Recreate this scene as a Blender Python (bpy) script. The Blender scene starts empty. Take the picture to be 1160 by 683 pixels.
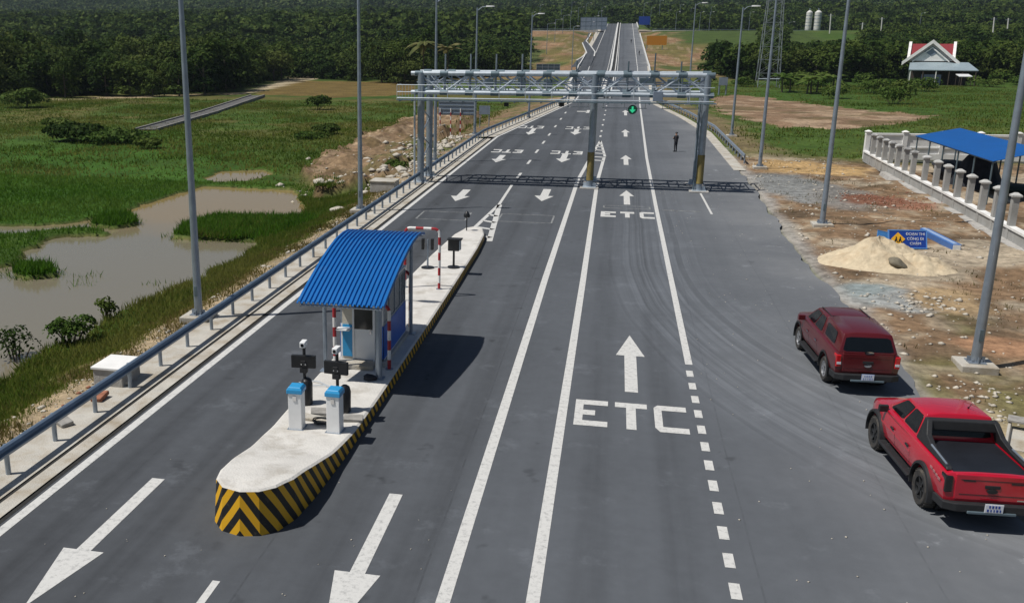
import bpy, bmesh, math, random
import numpy as np
from mathutils import Vector, Matrix
random.seed(7); rng = np.random.default_rng(11)
SC = bpy.context.scene; COL = SC.collection
R = math.radians

# ------------------------------------------------------------------ camera model (calibrated on road lines and lamp poles)
F, CX, CY, H = 1080., 450., 341., 9.8
PIT = math.atan(296/F); YAW = math.atan(252/math.hypot(F, 296))
FW = np.array((-math.sin(YAW)*math.cos(PIT), math.cos(YAW)*math.cos(PIT), -math.sin(PIT)))
RT = np.array((math.cos(YAW), math.sin(YAW), 0.)); UP = np.cross(RT, FW)
def ray(x, y): return FW + (x-CX)/F*RT + (CY-y)/F*UP
def g(x, y, z=0.):
    d = ray(x, y); t = (z-H)/d[2]; return (d[0]*t, d[1]*t)
def atY(x, y, Y):
    d = ray(x, y); t = Y/d[1]; return (d[0]*t, Y, H+d[2]*t)
def px_of(X, Y, Z):
    v = (X, Y, Z-H)
    c2 = v[0]*FW[0]+v[1]*FW[1]+v[2]*FW[2]
    return CX+F*(v[0]*RT[0]+v[1]*RT[1])/c2, CY-F*(v[0]*UP[0]+v[1]*UP[1]+v[2]*UP[2])/c2

# ------------------------------------------------------------------ materials
MATS = {}
def new_mat(name):
    m = bpy.data.materials.new(name); m.use_nodes = True
    nt = m.node_tree; b = nt.nodes['Principled BSDF']; MATS[name] = m
    return m, nt, b
def N(nt, t, **kw):
    n = nt.nodes.new(t)
    for k, v in kw.items(): setattr(n, k, v)
    return n
def mat(name, col, rough=.6, metal=0., var=.12, scale=6., bump=0., bscale=30., spec=.5, coat=0., dirt=None, dirt_scale=1.5, dirt_lo=.5, dirt_hi=.75):
    m, nt, b = new_mat(name); L = nt.links
    tc = N(nt, 'ShaderNodeTexCoord')
    n = N(nt, 'ShaderNodeTexNoise'); n.inputs['Scale'].default_value = scale; n.inputs['Detail'].default_value = 5
    L.new(tc.outputs['Object'], n.inputs['Vector'])
    mr = N(nt, 'ShaderNodeMapRange'); mr.inputs[1].default_value = .3; mr.inputs[2].default_value = .7
    mr.inputs[3].default_value = 1-var; mr.inputs[4].default_value = 1+var
    L.new(n.outputs['Fac'], mr.inputs[0])
    mx = N(nt, 'ShaderNodeMix', data_type='RGBA', blend_type='MULTIPLY'); mx.inputs[0].default_value = 1
    mx.inputs[6].default_value = (*col, 1); L.new(mr.outputs[0], mx.inputs[7])
    out = mx.outputs[2]
    if dirt:
        n2 = N(nt, 'ShaderNodeTexNoise'); n2.inputs['Scale'].default_value = dirt_scale; n2.inputs['Detail'].default_value = 7
        n2.inputs['Roughness'].default_value = .65
        L.new(tc.outputs['Object'], n2.inputs['Vector'])
        m2 = N(nt, 'ShaderNodeMapRange'); m2.inputs[1].default_value = dirt_lo; m2.inputs[2].default_value = dirt_hi
        L.new(n2.outputs['Fac'], m2.inputs[0])
        x2 = N(nt, 'ShaderNodeMix', data_type='RGBA'); L.new(m2.outputs[0], x2.inputs[0]); L.new(out, x2.inputs[6]); x2.inputs[7].default_value = (*dirt, 1)
        out = x2.outputs[2]
    L.new(out, b.inputs['Base Color'])
    b.inputs['Roughness'].default_value = rough; b.inputs['Metallic'].default_value = metal
    b.inputs['Specular IOR Level'].default_value = spec
    if coat: b.inputs['Coat Weight'].default_value = coat; b.inputs['Coat Roughness'].default_value = .06
    if bump:
        n3 = N(nt, 'ShaderNodeTexNoise'); n3.inputs['Scale'].default_value = bscale; n3.inputs['Detail'].default_value = 4
        L.new(tc.outputs['Object'], n3.inputs['Vector'])
        bp = N(nt, 'ShaderNodeBump'); bp.inputs['Strength'].default_value = bump; bp.inputs['Distance'].default_value = .05
        L.new(n3.outputs['Fac'], bp.inputs['Height']); L.new(bp.outputs[0], b.inputs['Normal'])
    return m
M = {}
M['galv'] = mat('galvanised_steel', (.30, .35, .41), .42, .55, .12, 3)
M['galv_light'] = mat('bright_galvanised_steel', (.52, .58, .63), .4, .35, .1, 3)
M['galv_dark'] = mat('dull_galvanised_steel', (.13, .18, .21), .5, .4, .15, 3)
M['rail'] = mat('blue_grey_rail_steel', (.17, .235, .32), .4, .35, .15, 2)
M['concrete'] = mat('pale_concrete', (.50, .48, .43), .9, 0, .13, 2.2, .4, 25, .3, dirt=(.30, .25, .18), dirt_scale=1.1, dirt_lo=.44, dirt_hi=.68)
M['concrete2'] = mat('grey_concrete', (.40, .39, .37), .9, 0, .15, 2, .3, 20, .3, dirt=(.22, .2, .17), dirt_scale=1.2)
M['island'] = mat('island_concrete', (.60, .585, .55), .9, 0, .1, 1.6, .35, 18, .3, dirt=(.36, .33, .28), dirt_scale=1.1, dirt_lo=.52, dirt_hi=.78)
M['whitewall'] = mat('white_rendered_wall', (.80, .80, .78), .85, 0, .08, 1.5, .1, 12, .3, dirt=(.58, .57, .54), dirt_scale=.7)
M['greypost'] = mat('grey_rendered_pier', (.36, .36, .345), .9, 0, .12, 2, .2, 12, .3, dirt=(.24, .23, .21), dirt_scale=1)
M['capstone'] = mat('weathered_capstone', (.46, .46, .45), .9, 0, .2, 4, .2, 12, .3, dirt=(.10, .10, .10), dirt_scale=1.2, dirt_lo=.42, dirt_hi=.7)
M['capstone_pale'] = mat('pale_capstone', (.50, .50, .48), .9, 0, .15, 4, dirt=(.2, .2, .19), dirt_scale=2)
M['white'] = mat('white_enamel', (.78, .79, .79), .4, 0, .05, 3, dirt=(.5, .48, .44), dirt_scale=2, dirt_lo=.6, dirt_hi=.85)
M['cream'] = mat('cream_panel', (.62, .58, .48), .5, 0, .06)
M['blue_panel'] = mat('blue_panel', (.012, .115, .52), .4, 0, .08, 2)
M['blue_roof'] = mat('blue_corrugated_sheet', (.009, .140, .43), .38, .1, .07, .7, dirt=(.06, .17, .38), dirt_scale=.9, dirt_lo=.55, dirt_hi=.85)
M['blue_shed'] = mat('blue_shed_sheet', (.003, .10, .37), .4, .1, .07, .5)
M['cyan'] = mat('light_blue_plastic', (.03, .30, .60), .35, 0, .05)
M['black'] = mat('black_plastic', (.012, .013, .015), .45, 0, .2)
M['black_cloth'] = mat('black_netting', (.014, .016, .022), .8, 0, .4, 3, .5, 8)
M['red_paint'] = mat('red_striping_paint', (.36, .022, .03), .4, 0, .15, 5)
M['white_paint'] = mat('white_striping_paint', (.76, .75, .73), .45, 0, .08, 5)
M['glass'] = mat('dark_window_glass', (.006, .008, .010), .08, 0, .1, spec=.35)
M['cabglass'] = mat('cabin_glass', (.05, .05, .045), .1, 0, .5, 1.2, spec=.7)
M['greyglass'] = mat('grey_shaded_glass', (.16, .18, .19), .15, 0, .2, 1.2, spec=.7)
M['bodyred'] = mat('bright_red_car_paint', (.47, .006, .024), .25, .0, .06, 1.5, spec=.5, coat=1.0, dirt=(.33, .05, .04), dirt_scale=1.2, dirt_lo=.6, dirt_hi=.95)
M['bodymaroon'] = mat('dark_red_car_paint', (.105, .007, .010), .30, .1, .08, 1.5, spec=.5, coat=.5, dirt=(.11, .04, .03), dirt_scale=1.2, dirt_lo=.55, dirt_hi=.95)
M['trim'] = mat('black_textured_trim', (.016, .017, .019), .6, 0, .2, 8)
M['tonneau'] = mat('dark_bed_cover', (.010, .012, .017), .5, 0, .25, 2, .15, 30)
M['rubber'] = mat('dusty_rubber', (.035, .033, .031), .85, 0, .3, 6, dirt=(.13, .11, .085), dirt_scale=4, dirt_lo=.5, dirt_hi=.8)
M['rim_dark'] = mat('dark_alloy', (.04, .042, .045), .4, .6, .1)
M['rim_silver'] = mat('silver_alloy', (.42, .43, .45), .35, .7, .1)
M['tail_red'] = mat('red_lamp_plastic', (.50, .012, .016), .15, 0, .1, spec=.7)
M['tail_dark'] = mat('smoked_lamp_plastic', (.014, .013, .013), .12, 0, .1, spec=.7)
M['chrome'] = mat('chrome', (.62, .63, .65), .12, 1., .04)
M['plate_white'] = mat('plate_white', (.66, .68, .72), .4, 0, .04)
M['plate_blue'] = mat('plate_blue', (.22, .30, .55), .4, 0, .04)
M['sand'] = mat('heaped_sand', (.56, .47, .33), .95, 0, .15, 3.2, .9, 7, .2, dirt=(.38, .27, .16), dirt_scale=.9, dirt_lo=.5, dirt_hi=.8)
M['mound'] = mat('turned_brown_earth', (.30, .185, .105), .95, 0, .3, 2.2, .9, 6, .2, dirt=(.16, .11, .06), dirt_scale=1.6)
M['stone'] = mat('pale_broken_stone', (.50, .46, .39), .9, 0, .25, 5, .4, 12, .2)
M['stone_grey'] = mat('grey_slab', (.30, .29, .27), .9, 0, .2, 5, .3, 12, .2)
M['brick'] = mat('broken_red_brick', (.28, .12, .075), .9, 0, .35, 6, .4, 12, .2)
M['sign_blue'] = mat('blue_sign_paint', (.010, .048, .29), .45, 0, .08)
M['sign_back'] = mat('bare_sign_back', (.22, .27, .34), .5, .3, .12, 2)
M['sign_teal'] = mat('dark_teal_sign_back', (.05, .09, .12), .5, .3, .15, 2)
M['orange'] = mat('orange_sign_paint', (.50, .20, .01), .5, 0, .08)
M['yellow'] = mat('yellow_sign_paint', (.80, .42, .02), .45, 0, .08)
M['wrap'] = mat('yellow_brown_wrap', (.20, .155, .05), .7, 0, .4, 1.5)
M['cloth'] = mat('dark_clothing', (.022, .022, .028), .85, 0, .2)
M['skin'] = mat('skin', (.36, .20, .13), .6, 0, .05)
M['hair'] = mat('black_hair', (.012, .010, .009), .6, 0, .1)
M['house_red'] = mat('red_house_roof', (.22, .020, .026), .5, 0, .12, 1)
M['awning'] = mat('grey_metal_awning', (.34, .42, .46), .45, .3, .08, .5)
M['brown'] = mat('dark_timber', (.06, .045, .035), .8, 0, .2)
M['silo'] = mat('pale_silo_steel', (.62, .62, .58), .5, 0, .06, .3)
M['bark'] = mat('tree_bark', (.10, .08, .06), .9, 0, .2)
M['slot'] = mat('dark_drain_slot', (.018, .018, .017), .9, 0, .3)
M['sack'] = mat('grey_woven_sack', (.17, .15, .11), .9, 0, .2, 6, .4, 20)
M['pylon'] = mat('dull_pylon_steel', (.20, .23, .25), .7, 0, .1)
M['channel_grey'] = mat('weathered_channel', (.24, .23, .22), .9, 0, .25, .8, dirt=(.12, .11, .09))
M['channel_dark'] = mat('dark_channel_bed', (.10, .10, .10), .9, 0, .3, .5, dirt=(.17, .15, .11))
M['parapet'] = mat('parapet_concrete', (.62, .62, .60), .85, 0, .08, .2)

def leafmat(name, c1, c2, c3, trans=.25):
    m, nt, b = new_mat(name); L = nt.links
    ge = N(nt, 'ShaderNodeNewGeometry'); oi = N(nt, 'ShaderNodeObjectInfo')
    tc = N(nt, 'ShaderNodeTexCoord')
    n = N(nt, 'ShaderNodeTexNoise'); n.inputs['Scale'].default_value = .09; n.inputs['Detail'].default_value = 3
    L.new(ge.outputs['Position'], n.inputs['Vector'])
    ad = N(nt, 'ShaderNodeMath', operation='MULTIPLY_ADD'); L.new(ge.outputs['Random Per Island'], ad.inputs[0]); ad.inputs[1].default_value = .45
    mr = N(nt, 'ShaderNodeMapRange'); mr.inputs[1].default_value = .35; mr.inputs[2].default_value = .65; mr.inputs[3].default_value = 0; mr.inputs[4].default_value = .55
    L.new(n.outputs['Fac'], mr.inputs[0]); L.new(mr.outputs[0], ad.inputs[2])
    a2 = N(nt, 'ShaderNodeMath', operation='MULTIPLY_ADD'); L.new(oi.outputs['Random'], a2.inputs[0]); a2.inputs[1].default_value = .35; L.new(ad.outputs[0], a2.inputs[2])
    cr = N(nt, 'ShaderNodeValToRGB'); e = cr.color_ramp.elements
    e[0].position = .1; e[0].color = (*c1, 1); e[1].position = 1.1; e[1].color = (*c3, 1)
    k = cr.color_ramp.elements.new(.55); k.color = (*c2, 1)
    L.new(a2.outputs[0], cr.inputs[0]); L.new(cr.outputs[0], b.inputs['Base Color'])
    b.inputs['Roughness'].default_value = .7; b.inputs['Specular IOR Level'].default_value = .06
    tl = N(nt, 'ShaderNodeBsdfTranslucent'); L.new(cr.outputs[0], tl.inputs['Color'])
    ms = N(nt, 'ShaderNodeMixShader'); ms.inputs[0].default_value = trans; L.new(b.outputs[0], ms.inputs[1]); L.new(tl.outputs[0], ms.inputs[2])
    L.new(ms.outputs[0], nt.nodes['Material Output'].inputs['Surface'])
    return m
M['leaf'] = leafmat('dark_leaves', (.010, .024, .005), (.029, .056, .010), (.085, .12, .024))
M['leaf_olive'] = leafmat('olive_leaves', (.014, .028, .006), (.038, .062, .012), (.095, .12, .028))
M['leaf_mid'] = leafmat('mid_green_leaves', (.025, .055, .008), (.055, .10, .018), (.11, .15, .035))
M['leaf_hill'] = leafmat('hill_leaves', (.016, .036, .012), (.036, .066, .020), (.10, .13, .04))
M['grassblade'] = leafmat('long_grass', (.055, .11, .012), (.095, .155, .02), (.20, .20, .05), .5)
M['drygrass'] = leafmat('dry_verge_grass', (.05, .055, .012), (.10, .09, .025), (.24, .195, .075), .4)
M['reed'] = leafmat('lush_water_grass', (.045, .12, .010), (.07, .165, .015), (.12, .20, .03), .5)
M['palmleaf'] = leafmat('palm_fronds', (.07, .09, .03), (.13, .14, .05), (.24, .21, .10))

# ---- ground: albedo map per vertex, broken up by noise
m, nt, b = new_mat('earth_and_grass'); L = nt.links; M['ground'] = m
va = N(nt, 'ShaderNodeVertexColor', layer_name='tint'); tc = N(nt, 'ShaderNodeTexCoord')
n1 = N(nt, 'ShaderNodeTexNoise'); n1.inputs['Scale'].default_value = 2.2; n1.inputs['Detail'].default_value = 8; n1.inputs['Roughness'].default_value = .7
n2 = N(nt, 'ShaderNodeTexNoise'); n2.inputs['Scale'].default_value = .22; n2.inputs['Detail'].default_value = 5
for n in (n1, n2): L.new(tc.outputs['Object'], n.inputs['Vector'])
r1 = N(nt, 'ShaderNodeMapRange'); r1.inputs[1].default_value = .3; r1.inputs[2].default_value = .7; r1.inputs[3].default_value = .45; r1.inputs[4].default_value = 1.5
r2 = N(nt, 'ShaderNodeMapRange'); r2.inputs[1].default_value = .3; r2.inputs[2].default_value = .7; r2.inputs[3].default_value = .75; r2.inputs[4].default_value = 1.25
L.new(n1.outputs['Fac'], r1.inputs[0]); L.new(n2.outputs['Fac'], r2.inputs[0])
mm = N(nt, 'ShaderNodeMath', operation='MULTIPLY'); L.new(r1.outputs[0], mm.inputs[0]); L.new(r2.outputs[0], mm.inputs[1])
mx = N(nt, 'ShaderNodeMix', data_type='RGBA', blend_type='MULTIPLY'); mx.inputs[0].default_value = 1
L.new(va.outputs[0], mx.inputs[6]); L.new(mm.outputs[0], mx.inputs[7]); L.new(mx.outputs[2], b.inputs['Base Color'])
b.inputs['Roughness'].default_value = .95; b.inputs['Specular IOR Level'].default_value = .15
bp = N(nt, 'ShaderNodeBump'); bp.inputs['Strength'].default_value = .9; bp.inputs['Distance'].default_value = .12
L.new(n1.outputs['Fac'], bp.inputs['Height']); L.new(bp.outputs[0], b.inputs['Normal'])

# ---- asphalt: dusty, with worn wheel paths and the curved sweep of tyre marks left by turning lorries
m, nt, b = new_mat('worn_asphalt'); L = nt.links; M['asphalt'] = m
tc = N(nt, 'ShaderNodeTexCoord'); sx = N(nt, 'ShaderNodeSeparateXYZ'); L.new(tc.outputs['Object'], sx.inputs[0])
def math_(op, a, b_=None, c=None):
    n = N(nt, 'ShaderNodeMath', operation=op)
    for i, v in enumerate((a, b_, c)):
        if v is None: continue
        if isinstance(v, (int, float)): n.inputs[i].default_value = v
        else: L.new(v, n.inputs[i])
    return n.outputs[0]
def noise_(vec, sc, det=4, rough=.5, dim='3D'):
    n = N(nt, 'ShaderNodeTexNoise', noise_dimensions=dim); n.inputs['Scale'].default_value = sc; n.inputs['Detail'].default_value = det; n.inputs['Roughness'].default_value = rough
    L.new(vec, n.inputs['W' if dim == '1D' else 'Vector']); return n.outputs['Fac']
def rng_(v, a, b_, c, d):
    n = N(nt, 'ShaderNodeMapRange'); n.interpolation_type = 'SMOOTHSTEP'
    for i, k in enumerate((a, b_, c, d)): n.inputs[i+1].default_value = k
    L.new(v, n.inputs[0]); return n.outputs[0]
X_, Y_ = sx.outputs[0], sx.outputs[1]
dx = math_('DIVIDE', math_('SUBTRACT', X_, 12.), 9.)
dy = math_('DIVIDE', math_('MINIMUM', math_('SUBTRACT', Y_, 44.), 0.), 20.)
rr = math_('SQRT', math_('ADD', math_('MULTIPLY', dx, dx), math_('MULTIPLY', dy, dy)))
wob = noise_(tc.outputs['Object'], .12, 2)
rrw = math_('MULTIPLY_ADD', wob, .035, rr)
st = noise_(math_('MULTIPLY', rrw, 1.), 34., 6, .7, '1D')
st2 = noise_(math_('MULTIPLY', rrw, 1.), 9., 3, .5, '1D')
band = math_('MULTIPLY', math_('MULTIPLY', rng_(rr, .72, 1.0, 0, 1), rng_(rr, 1.22, 1.42, 1, 0)), rng_(Y_, 52., 75., 1., .25))
patch = rng_(noise_(tc.outputs['Object'], .35, 4, .6), .30, .60, .30, 1.)
bandb = math_('MULTIPLY', math_('MULTIPLY', band, rng_(X_, -1.0, 1.5, 0., 1.)), patch)
# straight wheel paths along the lanes
cmb = N(nt, 'ShaderNodeCombineXYZ'); L.new(math_('MULTIPLY', X_, 1.0), cmb.inputs[0]); L.new(math_('MULTIPLY', Y_, .03), cmb.inputs[1])
wp = noise_(cmb.outputs[0], .9, 4, .6)
big = noise_(tc.outputs['Object'], .10, 5, .6)
fine = noise_(tc.outputs['Object'], 55., 3, .7)
mid = noise_(tc.outputs['Object'], 2.5, 5, .65)
val = math_('ADD', .104, math_('MULTIPLY', math_('SUBTRACT', fine, .5), .045))
val = math_('ADD', val, math_('MULTIPLY', math_('SUBTRACT', big, .5), .055))
val = math_('ADD', val, math_('MULTIPLY', math_('SUBTRACT', wp, .5), .040))
val = math_('ADD', val, math_('MULTIPLY', math_('SUBTRACT', mid, .5), .030))
val = math_('ADD', val, math_('MULTIPLY', bandb, math_('MULTIPLY_ADD', math_('SUBTRACT', st, .5), 0.17, .020)))
val = math_('ADD', val, math_('MULTIPLY', bandb, math_('MULTIPLY', math_('SUBTRACT', st2, .5), .05)))
dust = math_('MULTIPLY', rng_(X_, 1.5, 10.5, 0., 1.), rng_(big, .35, .7, .45, 1.))
darklane = rng_(X_, -12., 2.5, 1., 0.)          # younger, darker surfacing on the left carriageway
def track(xc, w_):
    return math_('SUBTRACT', 1., rng_(math_('ABSOLUTE', math_('SUBTRACT', math_('MULTIPLY_ADD', wob, .5, X_), xc+.25)), w_*.3, w_, 0., 1.))
wt = None
for xc in (-10.7, -8.9, -5.1, -3.4, .05, 1.75):
    q_ = track(xc, .55); wt = q_ if wt is None else math_('MAXIMUM', wt, q_)
longn = noise_(cmb.outputs[0], 2.2, 4, .6)
val = math_('ADD', val, math_('MULTIPLY', math_('MULTIPLY', wt, rng_(longn, .3, .7, .3, 1.)), -.020))
def seam(xc): return math_('LESS_THAN', math_('ABSOLUTE', math_('SUBTRACT', math_('MULTIPLY_ADD', wob, .12, X_), xc+.06)), .022)
sm_ = math_('MAXIMUM', math_('MAXIMUM', seam(-3.05), seam(-6.3)), math_('MAXIMUM', seam(3.15), seam(6.4)))
val = math_('ADD', val, math_('MULTIPLY', math_('MULTIPLY', sm_, rng_(mid, .4, .6, .1, .7)), -.028))
oil = math_('MULTIPLY', rng_(noise_(tc.outputs['Object'], .9, 3, .55), .63, .72, 0., 1.), rng_(noise_(cmb.outputs[0], .5, 2, .5), .45, .6, 0, 1.))
val = math_('ADD', val, math_('MULTIPLY', oil, -.030))
scr = math_('MULTIPLY', rng_(noise_(tc.outputs['Object'], .55, 6, .72), .56, .70, 0., 1.), .030)
val = math_('ADD', val, scr)
val = math_('ADD', val, math_('MULTIPLY', dust, .095))
val = math_('ADD', val, math_('MULTIPLY', darklane, -.030))
# scattered pale spills near the dirt verge
sp = math_('MULTIPLY', rng_(noise_(tc.outputs['Object'], 1.1, 6, .7), .60, .70, 0, 1), rng_(X_, 5.0, 9.2, 0, 1))
val = math_('MAXIMUM', math_('ADD', val, math_('MULTIPLY', sp, .12)), .02)
warm = math_('MULTIPLY_ADD', dust, .9, math_('MULTIPLY', sp, .3))
cA = N(nt, 'ShaderNodeMix', data_type='RGBA'); cA.inputs[6].default_value = (.90, .99, 1.12, 1); cA.inputs[7].default_value = (.98, 1.0, 1.01, 1); L.new(warm, cA.inputs[0])
cM = N(nt, 'ShaderNodeMix', data_type='RGBA', blend_type='MULTIPLY'); cM.inputs[0].default_value = 1
L.new(cA.outputs[2], cM.inputs[6]); L.new(val, cM.inputs[7]); L.new(cM.outputs[2], b.inputs['Base Color'])
b.inputs['Roughness'].default_value = .85; b.inputs['Specular IOR Level'].default_value = .3
bp = N(nt, 'ShaderNodeBump'); bp.inputs['Strength'].default_value = .25; bp.inputs['Distance'].default_value = .01
L.new(fine, bp.inputs['Height']); L.new(bp.outputs[0], b.inputs['Normal'])

# ---- road paint, slightly worn so the asphalt grain shows through
m, nt, b = new_mat('road_paint'); L = nt.links; M['paint'] = m
tc = N(nt, 'ShaderNodeTexCoord')
w1 = noise_(tc.outputs['Object'], 7., 8, .75); w2 = noise_(tc.outputs['Object'], 60., 2, .6)
wear = math_('MULTIPLY', rng_(w1, .46, .74, .05, .85), rng_(w2, .3, .6, .4, 1))
c = N(nt, 'ShaderNodeMix', data_type='RGBA'); c.inputs[6].default_value = (.60, .60, .58, 1); c.inputs[7].default_value = (.17, .175, .18, 1)
L.new(wear, c.inputs[0]); L.new(c.outputs[2], b.inputs['Base Color']); b.inputs['Roughness'].default_value = .75; b.inputs['Specular IOR Level'].default_value = .3
m, nt, b = new_mat('faded_paint'); L = nt.links; M['faint'] = m
tc = N(nt, 'ShaderNodeTexCoord'); w1 = noise_(tc.outputs['Object'], 3., 8, .75)
c = N(nt, 'ShaderNodeMix', data_type='RGBA'); c.inputs[6].default_value = (.26, .27, .27, 1); c.inputs[7].default_value = (.08, .085, .09, 1)
L.new(rng_(w1, .4, .65, 0, 1), c.inputs[0]); L.new(c.outputs[2], b.inputs['Base Color']); b.inputs['Roughness'].default_value = .8

# ---- muddy water
m, nt, b = new_mat('muddy_water'); L = nt.links; M['water'] = m
tc = N(nt, 'ShaderNodeTexCoord'); w1 = noise_(tc.outputs['Object'], .09, 4, .6); rp = noise_(tc.outputs['Object'], 5., 3, .6)
sx2 = N(nt, 'ShaderNodeSeparateXYZ'); L.new(tc.outputs['Object'], sx2.inputs[0])
c = N(nt, 'ShaderNodeMix', data_type='RGBA'); c.inputs[6].default_value = (.195, .172, .122, 1); c.inputs[7].default_value = (.27, .19, .085, 1)
L.new(rng_(math_('MULTIPLY_ADD', w1, 14., sx2.outputs[1]), 56., 66., 0., 1.), c.inputs[0]); L.new(c.outputs[2], b.inputs['Base Color'])
b.inputs['Roughness'].default_value = .07; b.inputs['Specular IOR Level'].default_value = .5
bp = N(nt, 'ShaderNodeBump'); bp.inputs['Strength'].default_value = .12; bp.inputs['Distance'].default_value = .02
L.new(rp, bp.inputs['Height']); L.new(bp.outputs[0], b.inputs['Normal'])

# ---- black and yellow stripes of the island kerb (chevrons on the nose, slanted bars along the side)
m, nt, b = new_mat('black_yellow_stripes'); L = nt.links; M['stripes'] = m
tc = N(nt, 'ShaderNodeTexCoord'); sx = N(nt, 'ShaderNodeSeparateXYZ'); L.new(tc.outputs['UV'], sx.inputs[0])
u = math_('ABSOLUTE', sx.outputs[0])
ph = math_('FRACT', math_('DIVIDE', math_('ADD', math_('ADD', u, math_('MULTIPLY', sx.outputs[1], .78)), .09), .36))
s = math_('GREATER_THAN', ph, .5)
wr = noise_(tc.outputs['Object'], 9., 6, .7)
c = N(nt, 'ShaderNodeMix', data_type='RGBA'); c.inputs[6].default_value = (.012, .012, .013, 1); c.inputs[7].default_value = (.74, .40, .012, 1); L.new(s, c.inputs[0])
c2 = N(nt, 'ShaderNodeMix', data_type='RGBA'); L.new(c.outputs[2], c2.inputs[6]); c2.inputs[7].default_value = (.16, .13, .09, 1)
L.new(rng_(wr, .56, .8, 0, .6), c2.inputs[0]); L.new(c2.outputs[2], b.inputs['Base Color']); b.inputs['Roughness'].default_value = .55

m, nt, b = new_mat('green_signal_light'); M['signal'] = m
b.inputs['Base Color'].default_value = (.02, .35, .16, 1); b.inputs['Emission Color'].default_value = (.05, .9, .42, 1); b.inputs['Emission Strength'].default_value = .55

# ------------------------------------------------------------------ mesh helpers
class MB:
    def __init__(s): s.v = []; s.f = []
    def add(s, vs, fs):
        o = len(s.v); s.v += [tuple(map(float, p)) for p in vs]; s.f += [tuple(o+i for i in q) for q in fs]; return s
    def box(s, c, d, rz=0.):
        cx, cy, cz = c; a, b_, h = d[0]/2, d[1]/2, d[2]/2; cr, sr = math.cos(rz), math.sin(rz)
        vs = [(cx+x*cr-y*sr, cy+x*sr+y*cr, cz+z) for z in (-h, h) for x, y in ((-a, -b_), (a, -b_), (a, b_), (-a, b_))]
        return s.add(vs, [(3, 2, 1, 0), (4, 5, 6, 7), (0, 1, 5, 4), (1, 2, 6, 5), (2, 3, 7, 6), (3, 0, 4, 7)])
    def tube(s, pts, r, n=10, cap=True):
        pts = [Vector(p) for p in pts]; rs = r if isinstance(r, (list, tuple)) else [r]*len(pts)
        rings = []; prev = None
        for i, p in enumerate(pts):
            t = (pts[min(i+1, len(pts)-1)]-pts[max(i-1, 0)]).normalized()
            if prev is None:
                a = Vector((0, 0, 1)) if abs(t.z) < .9 else Vector((1, 0, 0)); u_ = t.cross(a).normalized()
            else: u_ = (prev-t*prev.dot(t)).normalized()
            prev = u_; w = t.cross(u_)
            rings.append([p+(u_*math.cos(2*math.pi*k/n)+w*math.sin(2*math.pi*k/n))*rs[i] for k in range(n)])
        vs = [q for r_ in rings for q in r_]; fs = []
        for i in range(len(pts)-1):
            for k in range(n): fs.append((i*n+k, i*n+(k+1) % n, (i+1)*n+(k+1) % n, (i+1)*n+k))
        if cap: fs.append(tuple(range(n-1, -1, -1))); fs.append(tuple(range((len(pts)-1)*n, len(pts)*n)))
        return s.add(vs, fs)
    def prism(s, poly, z0, z1):
        n = len(poly); vs = [(x, y, z0) for x, y in poly]+[(x, y, z1) for x, y in poly]
        return s.add(vs, [tuple(range(n-1, -1, -1)), tuple(range(n, 2*n))]+[(i, (i+1) % n, n+(i+1) % n, n+i) for i in range(n)])
    def loft(s, rings, closed=True, cap=True):
        n = len(rings[0]); vs = [p for r_ in rings for p in r_]; fs = []
        for i in range(len(rings)-1):
            for k in range(n if closed else n-1): fs.append((i*n+k, i*n+(k+1) % n, (i+1)*n+(k+1) % n, (i+1)*n+k))
        if cap and closed: fs.append(tuple(range(n-1, -1, -1))); fs.append(tuple(range((len(rings)-1)*n, len(rings)*n)))
        return s.add(vs, fs)
    def lathe(s, prof, c, axis='z', n=24):
        rings = []
        for r_, h in prof:
            ring = []
            for k in range(n):
                a = 2*math.pi*k/n; x, y = r_*math.cos(a), r_*math.sin(a)
                ring.append((c[0]+x, c[1]+y, c[2]+h) if axis == 'z' else (c[0]+h, c[1]+x, c[2]+y))
            rings.append(ring)
        return s.loft(rings)
    def slab(s, q, t):
        """thin solid plate on the quad/polygon q, thickness t along its normal"""
        q = [Vector(p) for p in q]; nn = (q[1]-q[0]).cross(q[2]-q[0]).normalized()*t; k = len(q)
        return s.add([p-nn*.3 for p in q]+[p+nn for p in q], [tuple(range(k-1, -1, -1)), tuple(range(k, 2*k))]+[(i, (i+1) % k, k+(i+1) % k, k+i) for i in range(k)])
    def build(s, name, material, parent=None, smooth=False, bevel=0., seg=2, xf=None, recalc=True):
        me = bpy.data.meshes.new(name); me.from_pydata(s.v, [], s.f)
        bm = bmesh.new(); bm.from_mesh(me)
        if recalc: bmesh.ops.recalc_face_normals(bm, faces=bm.faces)
        if bevel:
            es = [e for e in bm.edges if len(e.link_faces) == 2 and e.calc_face_angle(0) > R(25)]
            bmesh.ops.bevel(bm, geom=es, offset=bevel, segments=seg, affect='EDGES', profile=.5, clamp_overlap=True)
        if xf is not None: bmesh.ops.transform(bm, matrix=xf, verts=bm.verts)
        for f in bm.faces: f.smooth = bool(smooth)
        bm.to_mesh(me); bm.free()
        if smooth and smooth != 'all': 
            try: me.set_sharp_from_angle(angle=R(38))
            except Exception: pass
        me.materials.append(material if not isinstance(material, str) else M[material])
        o = bpy.data.objects.new(name, me); COL.objects.link(o)
        if parent: o.parent = parent
        return o
def tag(o, label=None, cat=None, group=None, kind=None):
    if label: o['label'] = label
    if cat: o['category'] = cat
    if group: o['group'] = group
    if kind: o['kind'] = kind
    return o
def thing(name, label, cat, loc=(0, 0, 0), rz=0., group=None):
    o = bpy.data.objects.new(name, None); COL.objects.link(o); o.location = loc; o.rotation_euler = (0, 0, rz); o.empty_display_size = .2
    return tag(o, label, cat, group)
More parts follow.
